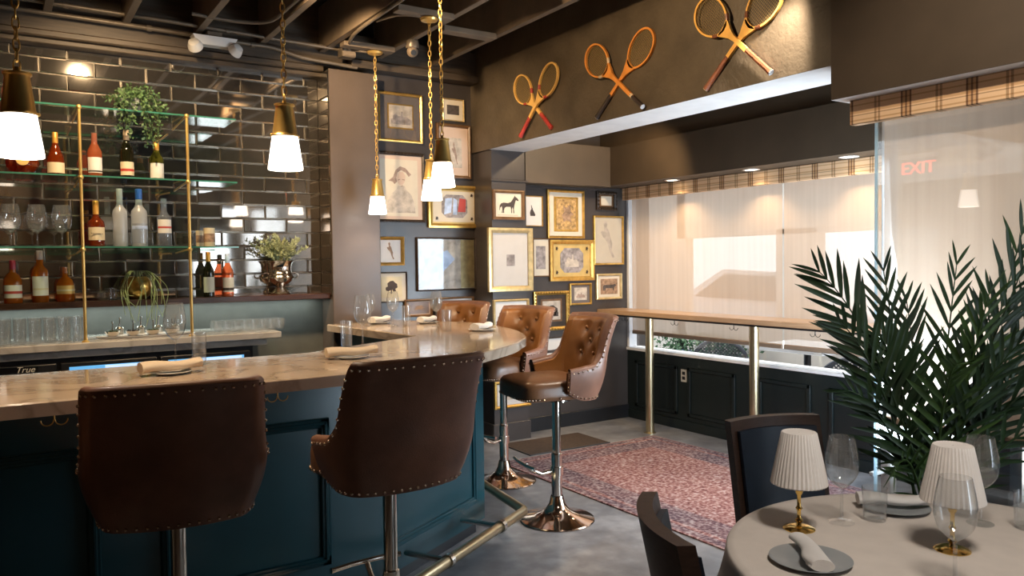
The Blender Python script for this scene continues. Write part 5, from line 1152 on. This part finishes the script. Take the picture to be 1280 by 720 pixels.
napkin('rolled cream napkin behind the tumbler on the round table', 2.36, 1.41, ZT, R(-45), .22, .022, 'napkin_white', 'stone_plate', .105)

# dining chairs
def dchair(label, x, y, rz):
    t = thing('dining_chair', label, 'dining chair', (x, y, 0), rz, 'dark dining chairs')   # faces local +y
    def slab(name, mat, x0, x1, th, zlo, zhi, yof, inset_=0, par=None, arc=.045):
        q = MB(); n_ = 14; rows = []
        for s2 in (0, 1):
            for zz in ((zlo, zhi) if s2 == 0 else (zhi, zlo)):
                rows.append([(x0+(x1-x0)*j/n_, yof-arc*(1-(2*j/n_-1)**2)-.10*(zz-.45)/.5+(th if s2 == 0 else 0), zz) for j in range(n_+1)])
        rows = [rows[0], rows[1], rows[2], rows[3], rows[0]]; q.grid(rows)
        for e in (0, n_): q.f.append([r_*(n_+1)+e for r_ in range(4)] if e else [r_*(n_+1)+e for r_ in range(4)][::-1]); q.mi.append(0)
        return q.build(name, mat, par or t, ang=40)
    bf = slab('back_frame', 'chair_wood', -.205, .205, .042, .44, .922, -.215)
    slab('back_pad', 'navy_leather', -.175, .175, .018, .50, .884, -.178, par=t)
    q = MB(); q.box((-.225, -.215, .40), (.225, .22, .435), .006); q.build('seat_frame', 'chair_wood', t)
    q = MB(); q.box((-.215, -.18, .436), (.215, .225, .485), .018); q.build('seat', 'navy_leather', t)
    for sx_ in (-1, 1):
        for sy_ in (-1, 1):
            q = MB(); q.tube([(sx_*.20, sy_*.19-.01, .40), (sx_*.205, sy_*.205-(.04 if sy_ < 0 else 0), 0)], [.024, .015], 4); q.build('leg', 'chair_wood', t)
    return t
dchair('dark dining chair with navy leather back, beyond the round table beside the left lamp', 2.475, 1.757, R(164))
dchair('dark dining chair seen edge on at the left of the round table', 1.60, 1.245, R(-122))

# ------------------------------------------------------------------ palm
t = thing('potted_palm', 'tall green palm with feathery fronds between the round table and the near glass pane', 'plant', (2.93, 1.60, 0))
q = MB(); q.lathe([(.12, 0), (.15, .01), (.19, .30), (.20, .52), (.205, .54), (.185, .54), (.17, .48)], 32, cap0=True); q.build('planter', 'pot_black', t)
q = MB(); q.lathe([(.001, .49), (.182, .49)], 24); q.build('soil', 'soil', t)
RV = Vector((.838, -.546, 0)); DV = Vector((.546, .838, 0))
def frond(base, tip, bow, nl, ll, mat, spread=.9, droop=.25):
    b_, tp = Vector(base), Vector(tip); mid = (b_+tp)/2+Vector(bow)
    pts = [b_*(1-u)**2+mid*2*u*(1-u)+tp*u*u for u in [i/24 for i in range(25)]]
    q = MB(); q.tube(pts, [.0055*(1-.8*i/24)+.0008 for i in range(25)], 6)
    L = sum((pts[i+1]-pts[i]).length for i in range(24))
    for k in range(nl):
        u = .20+.80*k/(nl-1); i = min(23, int(u*24)); f = u*24-i
        p = pts[i].lerp(pts[min(i+1, 24)], min(f, 1)); tg = (pts[min(i+1, 24)]-pts[max(i-1, 0)]).normalized()
        side = tg.cross(Vector((DV.x, DV.y, .25))).normalized(); lift = side.cross(tg).normalized()
        ang = spread*(1.0-.55*u)
        for s_ in (-1, 1):
            a2 = ang*rnd.uniform(.82, 1.12); l = ll*(math.sin(math.pi*min(1, .18+.72*u))**.7)*rnd.uniform(.85, 1.1)
            d = (tg*math.cos(a2)+side*s_*math.sin(a2)+lift*rnd.uniform(-.25, .25)).normalized()
            w_ = .0098*(l/.25)+.0022; nn = d.cross(lift).normalized()
            prev = None; vs = []; fs = []
            for j in range(6):
                v = j/5; c = p+d*l*v+Vector((0, 0, -droop*l*v*v)); ww = w_*math.sin(math.pi*(.12+.88*v))**.8 if j < 5 else .0003
                vs += [c-nn*ww, c+lift*ww*.35, c+nn*ww]
            for j in range(5):
                a = j*3; fs += [(a, a+1, a+4, a+3), (a+1, a+2, a+5, a+4)]
            q.add(vs, fs)
    return q.build('frond', mat, t, ang=80)
def at(du, dv, dd=0.0):   # frond tip given as reach right, height above floor, depth
    return tuple(RV*du+DV*dd+Vector((0, 0, dv)))
fr_list = [
 (-.42, 1.50, .02, 0, .30, 22, .27, 'leaf_dark'), (-.40, 1.32, -.12, 0, .26, 18, .24, 'leaf_dark'), (-.14, 1.50, .10, 0, .10, 20, .24, 'leaf_dark'),
 (.36, 1.70, .02, 0, -.04, 24, .27, 'leaf_dark'), (.26, 1.56, -.15, 0, .06, 20, .25, 'leaf_dark'), (.10, 1.42, -.18, 0, .10, 20, .24, 'leaf_light'),
 (-.02, 1.38, .16, 0, .12, 18, .24, 'leaf_dark'), (.50, 1.48, .05, 0, .14, 22, .26, 'leaf_dark'), (.52, 1.22, -.10, 0, .20, 18, .24, 'leaf_dark'),
 (-.06, 1.18, -.26, 0, .30, 18, .22, 'leaf_light'), (-.34, 1.06, -.05, 0, .24, 16, .20, 'leaf_dark'), (.44, .98, -.18, 0, .24, 16, .20, 'leaf_dark'),
 (-.24, .80, -.20, 0, .26, 12, .16, 'leaf_light'), (.20, 1.52, .20, 0, .06, 20, .24, 'leaf_dark'), (.34, 1.30, .22, 0, .14, 16, .24, 'leaf_dark'), (.16, 1.24, -.24, 0, .18, 18, .22, 'leaf_dark'), (.30, 1.10, -.05, 0, .26, 18, .22, 'leaf_dark'), (-.20, 1.26, .0, 0, .22, 18, .22, 'leaf_dark')]
for i, (du, dv, dd, bu, bz, nl, ll, mt_) in enumerate(fr_list):
    b0 = (rnd.uniform(-.05, .05), rnd.uniform(-.05, .05), .50)
    frond(b0, at(du, dv, dd), (0, 0, bz), int(nl*.68), ll, mt_, .90, .07)

# ------------------------------------------------------------------ outside on the patio
struct('patio_floor', boxm((3.7, -6, -.16), (18, 14, -.10)), 'patio_stone')
q = MB(); q.box((7.6, 2.0, -.1), (7.75, 4.1, 3.2)); q.box((7.6, 4.1, -.1), (7.75, 7.6, .85)); q.box((7.6, 4.1, 1.84), (7.75, 7.6, 3.2)); q.box((7.6, 5.45, .8), (7.75, 6.0, 1.9)); q.box((7.6, 7.45, -.1), (7.75, 11, 3.2))
struct('wall_patio', q, 'patio_wall')
t = thing('parked_car', 'white car out in the street beyond the patio wall', 'car', (10.6, 8.2, -.1), R(90))
prof = [(-2.1, .35), (-2.15, .75), (-1.9, .95), (-1.2, 1.02), (-.6, 1.45), (.6, 1.5), (1.35, 1.08), (2.0, .9), (2.15, .6), (2.1, .3)]
q = MB(); n_ = len(prof)
q.add([(x, -.85*(1-.18*max(0, z-.9)), z) for x, z in prof]+[(x, .85*(1-.18*max(0, z-.9)), z) for x, z in prof], [tuple(range(n_)), tuple(range(2*n_-1, n_-1, -1))]+[(i, n_+i, n_+(i+1) % n_, (i+1) % n_) for i in range(n_)]); q.build('car_body', 'car_white', t)
for s_ in (-1, 1):
    q = MB(); q.add([(-1.0, s_*.862, 1.0), (-.55, s_*.80, 1.38), (.55, s_*.79, 1.42), (1.15, s_*.862, 1.05)], [(0, 1, 2, 3) if s_ > 0 else (3, 2, 1, 0)]); q.build('side_window', 'car_glass', t)
    for x in (-1.35, 1.35):
        q = MB(); q.tube([(x, s_*.62, .33), (x, s_*.88, .33)], .33, 22); q.build('wheel', 'tyre', t)
q = MB(); q.add([(.66, -.72, 1.49), (1.32, -.80, 1.11), (1.32, .80, 1.11), (.66, .72, 1.49)], [(0, 1, 2, 3)]); q.build('windscreen', 'car_glass', t)
def pchair(label, x, y, rz):
    t = thing('patio_chair', label, 'chair', (x, y, -.1), rz, 'woven patio chairs')
    q = MB(); rim = [(.28*math.cos(math.pi*j/24), -.20-.04*math.sin(math.pi*j/24), .44+.38*math.sin(math.pi*j/24)**.55) for j in range(25)]; q.tube(rim, .020, 8); q.build('back_rim', 'rattan_dark', t)
    q = MB(); NX = 16
    for k in range(-18, 19):
        for s_ in (-1, 1):
            seg = []
            for m_ in range(25):
                u = m_/24; xx = k*.034+s_*u*.38; zz = .44+u*.38
                if abs(xx) < .275 and zz < .44+.38*max(0, 1-(xx/.28)**2)**.28: seg.append((xx, -.20-.04*math.sin(math.acos(max(-1, min(1, xx/.28)))), zz))
            if len(seg) > 1: q.tube(seg, .0065, 4)
    q.build('woven_back', 'rattan_dark', t)
    q = MB(); q.lathe([(.001, .455), (.21, .455), (.225, .445), (.21, .43), (.001, .43)], 28); q.build('seat', 'rattan_dark', t)
    for sx_ in (-1, 1):
        for sy_ in (-1, 1):
            q = MB(); q.tube([(sx_*.17, sy_*.15, .44), (sx_*.20, sy_*.20, 0)], .012, 8); q.build('leg', 'rattan_dark', t)
pchair('dark woven patio chair back showing between the two brass posts', 6.37, 5.74, R(-50))
pchair('dark woven patio chair back showing nearest the glass pane edge', 6.05, 3.99, R(-54))
def ptable(label, x, y, w_, l):
    t = thing('patio_table', label, 'table', (x, y, -.1), 0, 'white patio tables')
    boxm((-w_/2, -l/2, .745), (w_/2, l/2, .785), .005).build('table_top', 'patio_white', t)
    q = MB(); q.lathe([(.22, 0), (.22, .02), (.035, .05), (.035, .746)], 22, cap0=True); q.build('pedestal', 'black_metal', t)
ptable('white patio table between the two woven chairs', 6.75, 4.95, .8, 0.9)
ptable('white patio table at the far corner of the patio', 6.15, 7.9, .8, .8)
ptable('white patio table outside the near glass pane', 4.75, 0.75, .7, .7)
t = thing('planter_hedge', 'low green hedge in a blue planter box along the patio wall', 'planter', (7.2, 6.75, -.1)); boxm((-.2, -.65, 0), (.2, .65, .5), .01).build('planter_box', 'patio_blue', t)
q = MB()
for _ in range(700): leafquad(q, (rnd.uniform(-.24, .24), rnd.uniform(-.67, .67), rnd.uniform(.46, .72)), rv()+Vector((0, 0, .6)), .018, .06, rv())
q.build('hedge_leaves', 'hedge', t)
q = MB(); q.box((5.9, -1.6, -.1), (6.0, 2.2, .62)); struct('patio_canopy', boxm((3.92, -6, 2.62), (6.8, 2.262, 2.70)), 'patio_wall')  # roof added out of view to darken the near shade
struct('wall_terrace', q, 'patio_blue')
q = MB(); q.box((6.6, -6, -.1), (6.8, 1.9, 2.2)); struct('wall_street', q, 'patio_wall')
